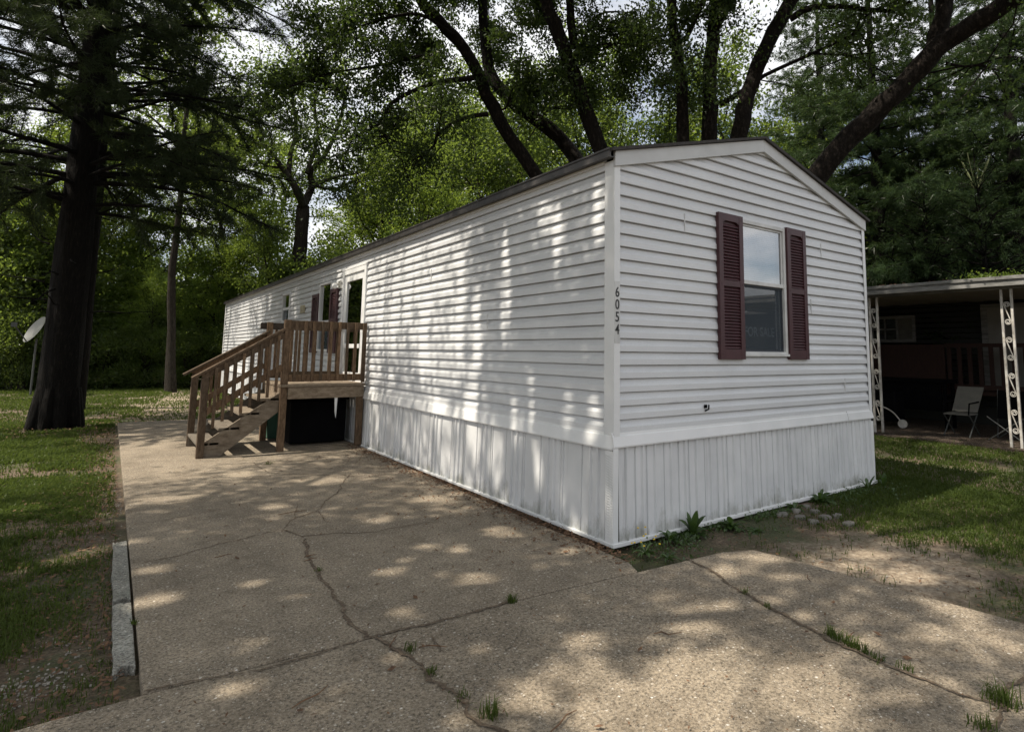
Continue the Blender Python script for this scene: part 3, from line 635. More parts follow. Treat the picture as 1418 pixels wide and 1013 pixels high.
def deciduous(seed, H, r0, cb, cr, nl, nleaf, lsize, lean=.04, spread=1.0, sig=.38, prune=None, off=(0, 0, 0)):
    rg = np.random.default_rng(seed); wood = MB(); cl = []
    tp, d = curve((0, 0, -.1), (rg.normal(0, lean), rg.normal(0, lean), 1), H*.92, 14, rg, .05, .02)
    wood.tube(tp, np.linspace(r0, r0*.12, 15)*np.r_[1.35, 1.1, np.ones(13)], 9, lump=.04)
    for i in range(nl):
        f = cb+(.97-cb)*((i+.5)/nl)**.9; k = f*14; j = int(k); p = tp[j]+(tp[min(j+1, 14)]-tp[j])*(k-j)
        az = i*2.4+rg.normal(0, .4); s_ = (f-cb)/(1-cb+.01)
        L_ = cr*(1.15-.55*s_)*(.55+.9*s_ if s_ < .4 else 1)*rg.uniform(.75, 1.15)*spread
        el = .25+.75*s_+rg.normal(0, .12)
        bp, bd = curve(p, (math.cos(az)*math.cos(el), math.sin(az)*math.cos(el), math.sin(el)), L_, 8, rg, .13, .02)
        rb = r0*(1-f)*.42+.018; wood.tube(bp, np.linspace(rb, .008, 9), 6)
        for q in range(7):
            kk = 2+q*6/7; jj = int(kk); p2 = bp[jj]+(bp[min(jj+1, 8)]-bp[jj])*(kk-jj)
            dd = unit(bp[min(jj+1, 8)]-bp[jj])+rg.normal(0, .75, 3)*np.array([1, 1, .6])
            L2 = L_*rg.uniform(.22, .48)
            sp, _ = curve(p2, dd, L2, 5, rg, .2, -.01); wood.tube(sp, np.linspace(rb*.35+.006, .004, 6), 4, cap=False)
            for m in (2, 3, 4, 5):
                cl.append(sp[m])
                if rg.random() < .55: cl.append(sp[m]+rg.normal(0, .35, 3))
        cl.append(bp[-1]); cl.append(bp[-2])
    cl = np.array(cl); wts = rg.uniform(.2, 1.8, len(cl)); wts /= wts.sum()
    idx = rg.choice(len(cl), nleaf, p=wts)
    c = cl[idx]+rg.normal(0, 1, (nleaf, 3))*np.array([sig, sig, sig*.55])
    cv = rg.random(len(cl))[idx]; lf = MB(); leaf_quads(lf, c, lsize, lsize*.58, rg=rg, val=cv)
    return wood, lf
def conifer(seed, H, r0, cb, cr, whorl, per, tuft, nlen, nwid, droop=.10, top=None, nn=8, lump=.05, prune=None, off=(0, 0, 0), sub=.26, zv=.25):
    rg = np.random.default_rng(seed); wood = MB(); tips = []; dirs = []; bc = []
    hh = np.linspace(-.1, H, 22); tp = np.stack([np.cumsum(rg.normal(0, .012, 22)), np.cumsum(rg.normal(0, .012, 22)), hh], 1); tp[:, :2] -= np.interp(hh, [0, 3, 30], [0, 0, 0])[:, None]; tp[:, :2] -= (hh/hh[-1])[:, None]*tp[-1, :2]; tp[:2, :2] = 0
    rad = r0*(1-.93*np.linspace(0, 1, 22)**1.05)
    wood.tube(tp, rad, 14, lump=lump)
    z = cb
    while z < (top or H*.98):
        s_ = (z-cb)/(H-cb); n = per+rg.integers(-1, 2); a0 = rg.random()*6.28
        for i in range(n):
            az = a0+i*6.283/n+rg.normal(0, .22); zz = z+rg.normal(0, .16)
            L_ = cr*(1-s_)**.75*(.70+.3*min(1, s_*5))*rg.uniform(.65, 1.15)+.25
            p = np.array([np.interp(zz, hh, tp[:, 0]), np.interp(zz, hh, tp[:, 1]), zz])
            e0 = .12+.45*s_+rg.normal(0, .08); nb = 9
            bp, _ = curve(p, (math.cos(az)*math.cos(e0), math.sin(az)*math.cos(e0), math.sin(e0)), L_, nb, rg, .07, -droop*.35)
            bcol = rg.random()
            rb = max(.012, .055*(1-s_)*L_/cr+.012); wood.tube(bp, np.linspace(rb, .006, nb+1), 6)
            dlen = 0.28*L_ if s_ < .25 else .15*L_
            m = int((L_-dlen)/sub)
            for q in range(m):
                kk = (dlen+q*sub)/L_*nb; jj = min(int(kk), nb-1); p2 = bp[jj]+(bp[jj+1]-bp[jj])*(kk-jj); fw = unit(bp[jj+1]-bp[jj])
                sd_ = unit(np.cross(fw, (0, 0, 1)))*(1 if (q % 2) else -1)
                L2 = (.25+.42*(L_-dlen-q*sub))*rg.uniform(.5, 1.15); L2 = min(L2, 1.35)
                sp, _ = curve(p2, fw*.75+sd_*rg.uniform(.5, 1.1)+np.array([0, 0, rg.normal(-.05, zv)]), L2, 4, rg, .12, -droop*.4)
                wood.tube(sp, np.linspace(.010, .003, 5), 3, cap=False)
                nt_ = max(2, int(L2/tuft)); tt = np.linspace(.25, 1, nt_)*4; j2 = np.minimum(tt.astype(int), 3)
                bc.append(np.full(len(tt), bcol)); tips.append(sp[j2]+(sp[j2+1]-sp[j2])*(tt-j2)[:, None]); dirs.append(unit(sp[j2+1]-sp[j2]))
        z += whorl*rg.uniform(.75, 1.2)
    T = np.concatenate(tips); D = np.concatenate(dirs); BC = np.concatenate(bc)
    if prune is not None: kq = prune(T+np.array(off)); T = T[kq]; D = D[kq]; BC = BC[kq]
    n = len(T); T = np.repeat(T, nn, 0); D = np.repeat(D, nn, 0); v_ = np.repeat(BC*.5+.25*rg.random(n), nn)+.25*rg.random(n*nn)
    d = unit(D*.75+rg.normal(0, .62, (n*nn, 3))+np.array([0, 0, -.12])); b = unit(np.cross(d, rg.normal(0, 1, (n*nn, 3))))
    l = (nlen*rg.uniform(.6, 1.15, n*nn))[:, None]; T = T+rg.normal(0, .035, T.shape)
    lf = MB(); lf.add(np.stack([T-b*nwid*.5, T+b*nwid*.5, T+d*l], 1).reshape(-1, 3), np.arange(3*n*nn).reshape(-1, 3), v_)
    return wood, lf
def plant_tree(name, label, cat, loc, wood, lf, bark, leaf, group=None, smooth=True):
    t = thing(name, label, cat, loc, group)
    wo_ = bpy.data.objects.new('trunk', wood.mesh('trunk', MT[bark], smooth)); C.collection.objects.link(wo_); wo_.parent = t
    if lf is not None:
        c_ = bpy.data.objects.new('crown', lf.mesh('crown', MT[leaf])); C.collection.objects.link(c_); c_.parent = t
    return t

# the big pine beside the drive
PL = (-4.13, 11.79, 0)
rgp = np.random.default_rng(31)
wd, nd = conifer(31, 19, .35, 4.35, 4.9, .50, 6, .062, .165, .013, .12, top=16, nn=15, zv=.55, lump=.035, prune=shade_keep, off=PL, sub=.15)
for k in range(9):                       # root flare
    az = k*.7+rgp.normal(0, .15); pts = [(.25*math.cos(az), .25*math.sin(az), .70), (.31*math.cos(az), .31*math.sin(az), .22), (.35*math.cos(az), .35*math.sin(az), .02), (.42*math.cos(az), .42*math.sin(az), -.10)]
    wd.tube(pts, [.11, .12, .11, .05], 7, lump=.06)
for k in range(14):                      # dead twigs under the crown
    az = rgp.random()*6.28; z = rgp.uniform(2.2, 4.4); q, _ = curve((.40*math.cos(az), .40*math.sin(az), z), (math.cos(az), math.sin(az), rgp.normal(.1, .25)), rgp.uniform(.3, 1.5), 6, rgp, .16); wd.tube(q, np.linspace(.018, .004, 7), 5)
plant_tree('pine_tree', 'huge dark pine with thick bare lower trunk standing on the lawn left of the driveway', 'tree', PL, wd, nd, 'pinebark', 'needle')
# unseen oak added to shade the drive and wall, its crown over the slab
OK_ = (-9.6, 1.5, 0)
def oak_crown():
    rg = np.random.default_rng(77); wood = MB(); tp, _ = curve((0, 0, -.1), (.12, .02, 1), 6.5, 9, rg, .05); wood.tube(tp, np.linspace(.38, .26, 10), 10, lump=.04)
    cl = []
    for i in range(15):
        az = i*2.4; tgt = np.array([2.9+7.0*math.cos(az)*math.sqrt((i+.6)/15), -.3+6.6*math.sin(az)*math.sqrt((i+.6)/15), 10+rg.normal(0, 1.3)])
        p = tp[rg.integers(5, 10)]; q = p+(tgt-p)*np.linspace(0, 1, 9)[:, None]+np.array([0, 0, 1.0])*np.sin(np.linspace(0, 3.14, 9))[:, None]+rg.normal(0, .12, (9, 3))
        q[0] = p; wood.tube(q, np.linspace(.15, .02, 9), 6)
        for b in range(16):
            j = rg.integers(3, 9); s2, _ = curve(q[j], rg.normal(0, 1, 3)*np.array([1, 1, .45]), rg.uniform(1.2, 2.8), 6, rg, .2); wood.tube(s2, np.linspace(.03, .006, 7), 4, cap=False)
            cl += [s2[m] for m in range(1, 7)]
    cl = np.array(cl); n = 112000; w_ = rg.uniform(.5, 1.4, len(cl)); c = cl[rg.choice(len(cl), n, p=w_/w_.sum())]+rg.normal(0, .42, (n, 3))*np.array([1, 1, .7])
    c = c[shade_keep(c+np.array(OK_))]
    c = c[(c[:, 2]+OK_[2]-CAM[2])/np.hypot(c[:, 0]+OK_[0]-CAM[0], c[:, 1]+OK_[1]-CAM[1]) > .56]
    lf = MB(); leaf_quads(lf, c, .125, .075, rg=rg); return wood, lf
wd, lf = oak_crown()
plant_tree('added_shade_oak', 'tall spreading oak out of view left of the driveway, added for its shade', 'tree', OK_, wd, lf, 'greybark', 'wood1')

# the many-stemmed river birch behind the roof
BB = np.array([6.2, 4.7, 0.0]); rg = np.random.default_rng(5); wd = MB(); cl = []
LIMB = [  # guide points as seen from the drive (photo pixels), distance, radii
 ([(741,243),(682,148),(655,88),(628,50),(588,8),(560,-40)], 13.2, (.17, .12)),
 ([(790,210),(732,158),(702,134),(680,104),(672,60),(668,0),(660,-60)], 14.5, (.20, .09)),
 ([(828,200),(804,130),(781,65),(758,6),(735,-60)], 12.6, (.19, .13)),
 ([(795,66),(788,0),(790,-60)], 12.6, (.10, .07)),
 ([(947,195),(944,118),(935,59),(930,0),(925,-70)], 12.4, (.14, .11)),
 ([(982,195),(982,118),(988,44),(994,0),(998,-70)], 12.6, (.18, .14)),
 ([(990,40),(1012,0),(1040,-60)], 12.6, (.10, .08)),
 ([(1024,190),(1035,133),(1056,77),(1090,10),(1130,-60)], 12.2, (.19, .14)),
 ([(1128,250),(1194,174),(1248,121),(1295,70),(1330,45),(1396,3),(1470,-40)], 11.8, (.22, .15)),
 ([(1292,75),(1306,20),(1315,-50)], 11.8, (.15, .12)),
]
SIDE = [
 ([(655,108),(595,117),(541,144),(528,170),(474,196)], 12.6, (.06, .015)),
 ([(676,158),(642,164),(608,184),(601,201),(572,230)], 12.9, (.055, .015)),
 ([(616,74),(570,80),(528,90),(457,102),(400,120)], 12.8, (.05, .012)),
 ([(628,50),(580,20),(520,30),(470,48)], 12.8, (.05, .012)),
 ([(528,170),(535,190),(548,215)], 12.6, (.02, .008)),
 ([(682,148),(700,150),(712,120),(740,105)], 13.2, (.03, .01)),
 ([(732,158),(760,150),(790,152)], 14.3, (.04, .015)),
 ([(949,56),(962,28),(973,0),(990,-40)], 12.4, (.06, .04)),
 ([(941,110),(926,108),(920,118)], 12.4, (.04, .02)),
 ([(997,145),(1030,125),(1060,104),(1134,70),(1187,44),(1200,20)], 12.6, (.06, .015)),
 ([(1120,74),(1180,76),(1230,70)], 12.6, (.025, .008)),
 ([(1094,27),(1120,12),(1160,9),(1228,15),(1261,2)], 12.2, (.07, .03)),
 ([(1310,88),(1340,92),(1375,84)], 11.8, (.03, .01)),
 ([(804,62),(830,20),(880,18)], 12.6, (.03, .012)),
 ([(810,66),(850,60),(880,64)], 12.6, (.03, .01)),
]
def smooth_path(P, n=5):
    P = np.asarray(P, float); out = []
    Q = np.concatenate([[2*P[0]-P[1]], P, [2*P[-1]-P[-2]]])
    for i in range(1, len(Q)-2):
        for t in np.linspace(0, 1, n, endpoint=False):
            a, b, c, d = Q[i-1:i+3]
            out.append(.5*((2*b)+(c-a)*t+(2*a-5*b+4*c-d)*t*t+(3*b-a-3*c+d)*t**3))
    return np.array(out+[P[-1]])
stems = []
for k, (pts, ds, (ra, rb)) in enumerate(LIMB):
    Pw = [at(u, v, ds+i*.08*(1 if k % 2 else -1)) for i, (u, v) in enumerate(pts)]
    root = k not in (3, 6, 9)
    if root:
        f0 = Pw[0]; base = BB+np.array([rg.normal(0, .16), rg.normal(0, .16), -.1]); mid = base*.5+f0*.5; mid[:2] = base[:2]*.62+f0[:2]*.38; Pw = [base, mid]+Pw
    Pw = np.array(Pw); ext, _ = curve(Pw[-1], Pw[-1]-Pw[-2]+np.array([0, 0, .25]), 3.2, 5, rg, .10, .06)
    Pw = np.concatenate([Pw, ext[1:]]); S = smooth_path(Pw, 4); n = len(S)
    r_ = np.interp(np.linspace(0, 1, n), [0, .35, .75, 1], [ra*1.0, ra*.80, rb*.78, .03])
    S[1:-1] += rg.normal(0, .012, (n-2, 3)); wd.tube(S, r_, 10, lump=.05); stems.append((S, root))
for pts, ds, (ra, rb) in SIDE:
    Pw = np.array([at(u, v, ds-.05*i) for i, (u, v) in enumerate(pts)]); S = smooth_path(Pw, 4); wd.tube(S, np.linspace(ra, rb, len(S)), 7, lump=.06); stems.append((S, False))
for S, root in stems:
    n = len(S); lo = n//2 if root else n//4
    m = 15 if root else 8
    for q in range(m):
        j = rg.integers(lo, n); dd = rg.normal(0, 1, 3)*np.array([1, 1, .45])+np.array([0, 0, .12])
        sp, _ = curve(S[j], dd, rg.uniform(.7, 2.4), 7, rg, .18, -.05); wd.tube(sp, np.linspace(.018, .003, 8), 4, cap=False)
        for mm in range(2, 8):
            cl.append(sp[mm])
            if rg.random() < .7:
                tw, _ = curve(sp[mm], rg.normal(0, 1, 3)+np.array([0, 0, -.5]), rg.uniform(.3, .7), 4, rg, .15, -.12); wd.tube(tw, np.linspace(.005, .002, 5), 3, cap=False); cl += [tw[1], tw[2], tw[3], tw[4]]
# high crown over the roof and the near slab
for i in range(54):
    az = i*2.4; rr = 7.8*math.sqrt((i+.5)/54); tgt = np.array([BB[0]-1.6+rr*math.cos(az), BB[1]-.6+rr*math.sin(az)*.95, 10.3+rg.normal(0, 1.0)])
    if (tgt[2]-1.5)/np.hypot(*(tgt[:2]-CAM[:2])) < .60: tgt[2] = 1.5+.72*np.hypot(*(tgt[:2]-CAM[:2]))
    S0 = stems[rg.integers(0, 10)][0]; p = S0[-1]; q = p+(tgt-p)*np.linspace(0, 1, 8)[:, None]+rg.normal(0, .15, (8, 3)); q[0] = p; wd.tube(q, np.linspace(.06, .01, 8), 5)
    for b in range(9):
        sp, _ = curve(q[rg.integers(2, 8)], rg.normal(0, 1, 3)*np.array([1, 1, .4]), rg.uniform(.9, 2.2), 6, rg, .2, -.02); wd.tube(sp, np.linspace(.015, .003, 7), 3, cap=False); cl += [sp[m] for m in range(2, 7)]
cl = np.array(cl); n = 290000; w_ = np.exp(rg.normal(0, .8, len(cl))); q_ = cl-CAM; dp_ = q_@AF; uu_ = PX+FPX*(q_@AR)/dp_; vv_ = PY-FPX*(q_@AU)/dp_
w_ *= np.where((uu_ > 1040) & (vv_ > 0), .22, 1)*np.where((uu_ > 960) & (uu_ < 1040) & (vv_ > 20), .45, 1)*np.where((vv_ > 150) & (uu_ > 560), .35, 1)*np.where((uu_ > 380) & (uu_ < 780) & (vv_ > -40) & (vv_ < 130), 2.2, 1)*np.where((uu_ > 780) & (uu_ < 960) & (vv_ > -40) & (vv_ < 110), 1.5, 1)*np.where(vv_ < -60, 2.0, 1)
c = cl[rg.choice(len(cl), n, p=w_/w_.sum())]+rg.normal(0, .14, (n, 3))*np.array([1, 1, .8])
c = c[shade_keep(c)]
lf = MB(); leaf_quads(lf, c, .088, .048, .3, .5, rg)
birch = plant_tree('river_birch', 'many stemmed tree with dark scaly bark fanning out behind the mobile home roof', 'tree', (0, 0, 0), wd, lf, 'birchbark', 'birch')
for ch in birch.children: ch.location = -Vector(BB)
birch.location = Vector(BB)

# wood at the back: prototypes, then copies
def proto(name, label, cat, group, *a, bark='greybark', leaf='wood1', fn=deciduous, **k):
    wd, lf = fn(*a, **k); return plant_tree(name, label, cat, (0, 0, 0), wd, lf, bark, leaf, group)
GW = 'trees of the wood behind the mobile home'
P = [proto('deciduous_tree', 'leafy green tree in the dense wood behind the mobile home', 'tree', GW, 101, 15.5, .22, .20, 4.3, 24, 12500, .20, sig=.30),
     proto('deciduous_tree', 'leafy green tree in the dense wood behind the mobile home', 'tree', GW, 102, 17.5, .26, .28, 4.8, 26, 13000, .21, sig=.32),
     proto('deciduous_tree', 'leafy green tree in the dense wood behind the mobile home', 'tree', GW, 103, 13.5, .17, .12, 3.6, 24, 11500, .185, sig=.28),
     proto('deciduous_tree', 'pale fresh green tree in the wood beyond the house', 'tree', 'pale green trees of the wood', 104, 12.5, .15, .15, 3.4, 24, 15000, .14, leaf='bright', sig=.28)]
BSH = proto('shrub', 'dense green shrub at the dark foot of the wood', 'shrub', 'shrubs along the foot of the wood', 105, 3.6, .06, .04, 1.9, 22, 13000, .12, sig=.3)
first = set()
def put(pr, x, y, sc=1.0, rz=None, z=0):
    o = pr if pr not in first else dup(pr)
    first.add(pr); o.location = (x, y, z); o.rotation_euler = (0, 0, random.random()*6.28 if rz is None else rz); o.scale = (sc, sc, sc*random.uniform(.92, 1.1)); return o
def putpx(pr, u, dist, sc=1.0): p = at(u, 490, dist); return put(pr, p[0], p[1], sc)
for u, ds, k, sc in [(-60,30,0,.62),(30,34,1,.62),(95,31,2,.62),(205,31,2,.8),(320,32,2,1.0),(340,37,0,.95),(492,33,2,1.0),(500,29,0,.9),(545,36,1,1),(600,28,2,1.0),(650,33,0,1),(705,26,2,.95),(760,30,1,.95),(820,27,0,.9),(885,31,1,1),(950,28,2,1),(1010,33,0,1.05),(1075,30,1,1.0),(1140,34,0,1.0),(1230,38,1,.7),(1470,38,1,.8),
        ]: putpx(P[k], u, ds, sc)
for u, ds, k, sc in [(620,40,0,1.05),(765,39,1,1),(35,28.5,2,.5),(92,29,2,.55),(268,29.5,3,.5),(345,29.5,3,.5),(180,29.5,3,.48),(382,28,2,.55),(-20,30,2,.6)]: putpx(P[k], u, ds, sc)
for u, ds, sc in [(150,30.5,.55),(285,29.5,.5),(205,28.8,.36),(18,30,.85),(-30,31,.85),(260,35,.95),(560,23,.62),(620,24.5,.55),(1130,27,.8),(1400,25,.75),(520,30,.8),(900,24,.75)]: putpx(P[3], u, ds, sc)
for i in range(66):
    u = -120+i*25+random.uniform(-9, 9); d_ = (30.2 if u < 420 else 24)+random.uniform(-.6, 4.5)
    putpx(BSH, u, d_, random.uniform(.6, .95) if 120 < u < 330 else random.uniform(.8, 1.4) if u < 1140 else random.uniform(1.2, 1.6))
for u in (20, 80, 150, 205, 260, 310, 350): putpx(BSH, u, 28.8+random.uniform(-.5, .5), .62)
# the forked tree over the far end of the roof
wd = MB(); rg = np.random.default_rng(12); cl = []
FT = at(415, 500, 27); 
for pts, ra, rb in [([(413,500),(414,400),(416,340),(420,285)], .30, .26), ([(420,285),(408,258),(396,240),(378,215),(360,190),(352,150)], .17, .05), ([(420,285),(432,258),(430,238),(450,215),(470,170),(480,120)], .16, .05),
        ([(428,262),(445,252),(470,244),(500,238),(525,215)], .10, .03), ([(400,248),(402,215),(410,180),(405,130),(412,80)], .11, .04), ([(432,256),(462,262),(490,250),(515,246)], .07, .02), ([(390,232),(365,228),(345,205),(325,190)], .06, .02), ([(425,240),(440,190),(436,140),(450,90)], .09, .03)]:
    S = smooth_path([at(u, v, 27+rg.normal(0, .25)*(i > 0)) for i, (u, v) in enumerate(pts)], 5); wd.tube(S, np.linspace(ra, rb, len(S)), 8, lump=.05)
    if ra < .2:
        for q in range(11):
            sp, _ = curve(S[rg.integers(2*len(S)//3, len(S))], rg.normal(0, 1, 3)*np.array([1, 1, .6])+np.array([0, 0, .25]), rg.uniform(1, 3), 6, rg, .18); wd.tube(sp, np.linspace(.03, .006, 7), 4, cap=False); cl += [sp[m] for m in range(2, 7)]
cl = np.array(cl); c = cl[rg.choice(len(cl), 12000)]+rg.normal(0, .3, (12000, 3)); lf = MB(); leaf_quads(lf, c, .14, .08, rg=rg)
ft = plant_tree('forked_tree', 'grey trunk tree forking into crooked limbs above the far end of the roof', 'tree', (0, 0, 0), wd, lf, 'greybark', 'wood1')
FB = Vector((FT[0], FT[1], 0)); ft.location = FB
for ch in ft.children: ch.location = -FB
# plain trunks seen in front of the wood
wd, lf = deciduous(140, 17, .155, .42, 4.0, 18, 14000, .15, lean=.0); p = at(240, 500, 25.5)
plant_tree('deciduous_tree', 'straight bare trunked tree between the big pine and the porch', 'tree', (p[0], p[1], 0), wd, lf, 'greybark', 'wood1')
wd, nd = conifer(141, 17, .17, 6.0, 4.2, .7, 5, .13, .15, .018, nn=10); p = at(112, 500, 19.5)
plant_tree('pine_tree', 'second pine half hidden right behind the huge pine trunk', 'tree', (p[0], p[1], 0), wd, nd, 'pinebark', 'needle')
# pines beyond the neighbouring carport
GP = 'pines beyond the carport'
wd, nd = conifer(151, 17, .28, 1.6, 5.4, 1.05, 6, .075, .23, .018, .13, nn=15, sub=.19)
RP = plant_tree('pine_tree', 'dense dark pine rising behind the carport roof', 'tree', (0, 0, 0), wd, nd, 'pinebark', 'needle2', GP)
for u, ds, sc in [(1225,21,.95),(1318,23.5,1.0),(1425,21,.95),(1150,25,1.05),(1500,24,1),(1275,30,.8),(1400,30,.72)]: putpx(RP, u, ds, sc)
wd, nd = conifer(152, 6.9, .12, .6, 2.2, .34, 6, .10, .13, .013, .02, nn=9, sub=.2)
rg = np.random.default_rng(3)
p = at(1290, 490, 19.0); plant_tree('young_pine', 'young bluish pine with pale upright tips just behind the carport roof', 'tree', (p[0], p[1], 0), wd, nd, 'pinebark', 'needle2')
wd, nd = conifer(153, 6.6, .12, .6, 2.2, .36, 6, .10, .13, .013, .0, nn=9, sub=.2)
p = at(1368, 490, 18.2); yp = plant_tree('young_pine', 'young pine with bare candle shoots at its top above the carport', 'tree', (p[0], p[1], 0), wd, nd, 'pinebark', 'needle2')
for k in range(6):
    a_ = k*1.05; q, _ = curve((p[0]+.06*math.cos(a_), p[1]+.06*math.sin(a_), 5.8), (.38*math.cos(a_), .38*math.sin(a_), 1), rg.uniform(.55, 1.0), 4, rg, .05, .06); m_ = MB(); m_.tube(q, np.linspace(.017, .008, 5), 6); m_.build('shoot', MT['shoot'], yp)
# what is deeper in the wood reads as one mass
rg = np.random.default_rng(9); n = 40000; yaw = rg.uniform(math.radians(-5), math.radians(112), n); ds = rg.uniform(47, 60, n)
x = CAM[0]+ds*np.cos(yaw); y = CAM[1]+ds*np.sin(yaw); zt = 4+5*vnoise(yaw*20, ds*.05, 1.0, 4); z = zt*rg.random(n)**.9
lf = MB(); leaf_quads(lf, np.stack([x, y, z], 1), .75, .5, rg=rg)
tag(lf.build('far_woodland', MT['wood1']), 'far green mass of leaves deep in the wood', 'woodland', kind='stuff')

# ------------------------------------------------------------------ lawn, path, kerb, weeds
rg = np.random.default_rng(21)
pc = PC
def inpoly(x, y, poly):
    r = np.zeros(len(x), bool); j = len(poly)-1
    for i in range(len(poly)):
        xi, yi = poly[i]; xj, yj = poly[j]
        c = ((yi > y) != (yj > y)) & (x < (xj-xi)*(y-yi)/(yj-yi+1e-12)+xi); r ^= c; j = i
    return r
SLAB1 = [(-3.135, -.40), (-.2, -.62), (-.08, 11.5), (-3.18, 11.62)]
SLAB2 = [(-9, -7), (1.53, -7), (1.11, -3.6), (1.02, -2.5), (.93, -1.6), (.88, -1.0), (.83, -.73), (.55, -.61), (-.25, -.5), (-9, -.39)]
def blades(mb, x, y, h, wd, rgx, splay=.5, z=-.05):
    n = len(x); az = rgx.uniform(0, 6.283, n); ln = (h*rgx.uniform(.5, 1.35, n)); lean = rgx.uniform(.1, 1, n)*splay
    dx, dy = np.cos(az), np.sin(az); px_, py_ = -dy*wd*.5, dx*wd*.5; z = np.broadcast_to(z, (n,))
    b = np.stack([x, y, z], 1); s = np.stack([px_, py_, np.zeros(n)], 1)
    m1 = b+np.stack([dx*ln*lean*.35, dy*ln*lean*.35, ln*.6], 1); tip = b+np.stack([dx*ln*lean, dy*ln*lean, ln*(1-.35*lean)], 1)
    mb.add(np.stack([b-s, b+s, m1+s*.8, m1-s*.8, tip], 1).reshape(-1, 3)[:, :], np.zeros((0, 4), int))
    k = np.arange(n)*5; base = mb.n-5*n; v_ = np.clip(rgx.random(n)*.6+vnoise(x, y, .8, 8)*.5, 0, 1)
    mb.f.append(np.stack([k, k+1, k+2, k+3], 1)+base); mb.a.append(v_); mb.f.append(np.stack([k+3, k+2, k+4], 1)+base); mb.a.append(v_)
def lawn(name, x0, x1, y0, y1, n, mask):
    x = rg.uniform(x0, x1, n); y = rg.uniform(y0, y1, n); d = np.hypot(x-CAM[0], y-CAM[1])
    keep = ~inpoly(x, y, SLAB1) & ~inpoly(x, y, SLAB2) & ~((x > -.12) & (x < W+.06) & (y > -.08) & (y < LEN+.1))
    keep &= rg.random(n) < mask(x, y)
    x, y, d = x[keep], y[keep], d[keep]; m_ = MB()
    zz = -.06+.05*(vnoise(x, y, .45, 3)-.5)
    blades(m_, x, y, np.clip(.042+.02*vnoise(x, y, 1.6, 5), .03, .1)*(1+.02*d), .0042*np.clip(d/4, 1, 4)**.8, rg, .9, zz)
    q = rg.random(len(x)) < .30; cq = np.stack([x[q]+rg.normal(0, .01, q.sum()), y[q], zz[q]+rg.uniform(.008, .035, q.sum())], 1); dq = d[q]
    leaf_quads(m_, cq, .021*np.clip(dq/5, .8, 3), .014*np.clip(dq/5, .8, 3), 1.2, rg=rg)
    return tag(m_.build(name, MT['grass']), 'short patchy lawn grass growing in worn brown soil' if 'left' not in name else None, 'grass', kind='stuff')
def patch(x, y): return .55*vnoise(x, y, 1.15, 11)+.30*vnoise(x, y, 3.1, 12)+.15*vnoise(x, y, 8, 13)
def ml(x, y):
    e = np.clip((-3.22-x)/.55-.25*vnoise(x, y, 2.1, 30), 0, 1); m_ = np.clip((patch(x, y)-.29)*6, .10, 1)*(.10+.90*e)
    m_ = np.where(y > 11.4, np.clip((patch(x, y)-.30)*6, .1, 1), m_)
    onp = np.abs(x-(-2.0+.45*np.sin(y*.35)+.02*y)) < .5
    m_ = np.where((y > 11.4) & onp, .30*m_+.06, m_); pd = np.hypot(x-PL[0], y-PL[1]); return m_*np.clip((pd-.45)/.8, 0, 1)
lawn('lawn_grass', -5.4, -3.2, -.4, 6, 150000, ml); lawn('lawn_grass', -6.5, -3.2, 6, 13, 90000, ml); lawn('lawn_grass', -9, .5, 11.6, 30, 90000, ml)
def mr(x, y):
    m_ = np.clip((patch(x, y)-np.where(x > 4, .22, .37))*6, .06, 1); pd = np.hypot((x-pc[0])/.8, (y-pc[1])/.7); m_ *= np.clip((pd-.75)*2, .16+.5*(vnoise(x, y, 4.5, 17) > .68), 1)
    ef = np.clip((x-1.0+.10*(y+1.5))/1.3, 0, 1); m_ *= np.where(y < 0, .10+.9*ef, 1)
    m_ *= np.where((x > 8.6) & (y < 8), .03, 1); front = (y > -.75) & (x < 3.2) & (y < 0); return m_*np.where(front, .7, 1)
lawn('lawn_grass', -.2, 5, -4.5, .2, 80000, mr); lawn('lawn_grass', 4.2, 10, -5, 8, 90000, mr)
# fallen leaves, needles, chips
lt = MB(); 
def scatter(x, y, z, s0, s1):
    n = len(x); c = np.stack([x, y, np.broadcast_to(z, (n,))+rg.uniform(.003, .012, n)], 1); s = rg.uniform(s0, s1, n)
    az = rg.uniform(0, 6.28, n); a = np.stack([np.cos(az), np.sin(az), rg.normal(0, .25, n)], 1); b = np.stack([-np.sin(az), np.cos(az), rg.normal(0, .25, n)], 1)*.5
    lt.add(np.stack([c-a*s[:, None]*.5, c+b*s[:, None]*.5, c+a*s[:, None]*.5, c-b*s[:, None]*.5], 1).reshape(-1, 3), np.arange(4*n).reshape(n, 4))
n = 2600; y = rg.uniform(-.4, 6.2, n); scatter(-.12-np.abs(rg.normal(0, .11, n)), y, .002, .012, .042)
n = 900; y = rg.uniform(-.1, 6.0, n); scatter(rg.uniform(-.16, -.06, n), y, -.035, .012, .045)
n = 520; scatter(-.2-np.abs(rg.normal(0, .42, n)), rg.uniform(0, 5.5, n), .002, .014, .045)
n = 70; x = rg.uniform(-3, .6, n); scatter(x, rg.uniform(-2.4, 6, n), .002, .025, .055)
n = 1100; x = rg.uniform(-3.1, -.2, n); y = rg.uniform(-.4, 11, n); scatter(x, y, .002, .006, .030)
n = 800; x = rg.uniform(-3.3, 1, n); y = rg.uniform(-3, -.6, n); scatter(x, y, .001, .004, .022)
n = 5200; x = -3.18-np.abs(rg.normal(0, .42, n)); y = rg.uniform(-.4, 11, n); scatter(x, y, -.038, .010, .045)
n = 2200; x = rg.uniform(.0, 4.5, n); y = rg.uniform(-2.6, -.08, n); k = ~inpoly(x, y, SLAB2); scatter(x[k], y[k], -.045, .008, .035)
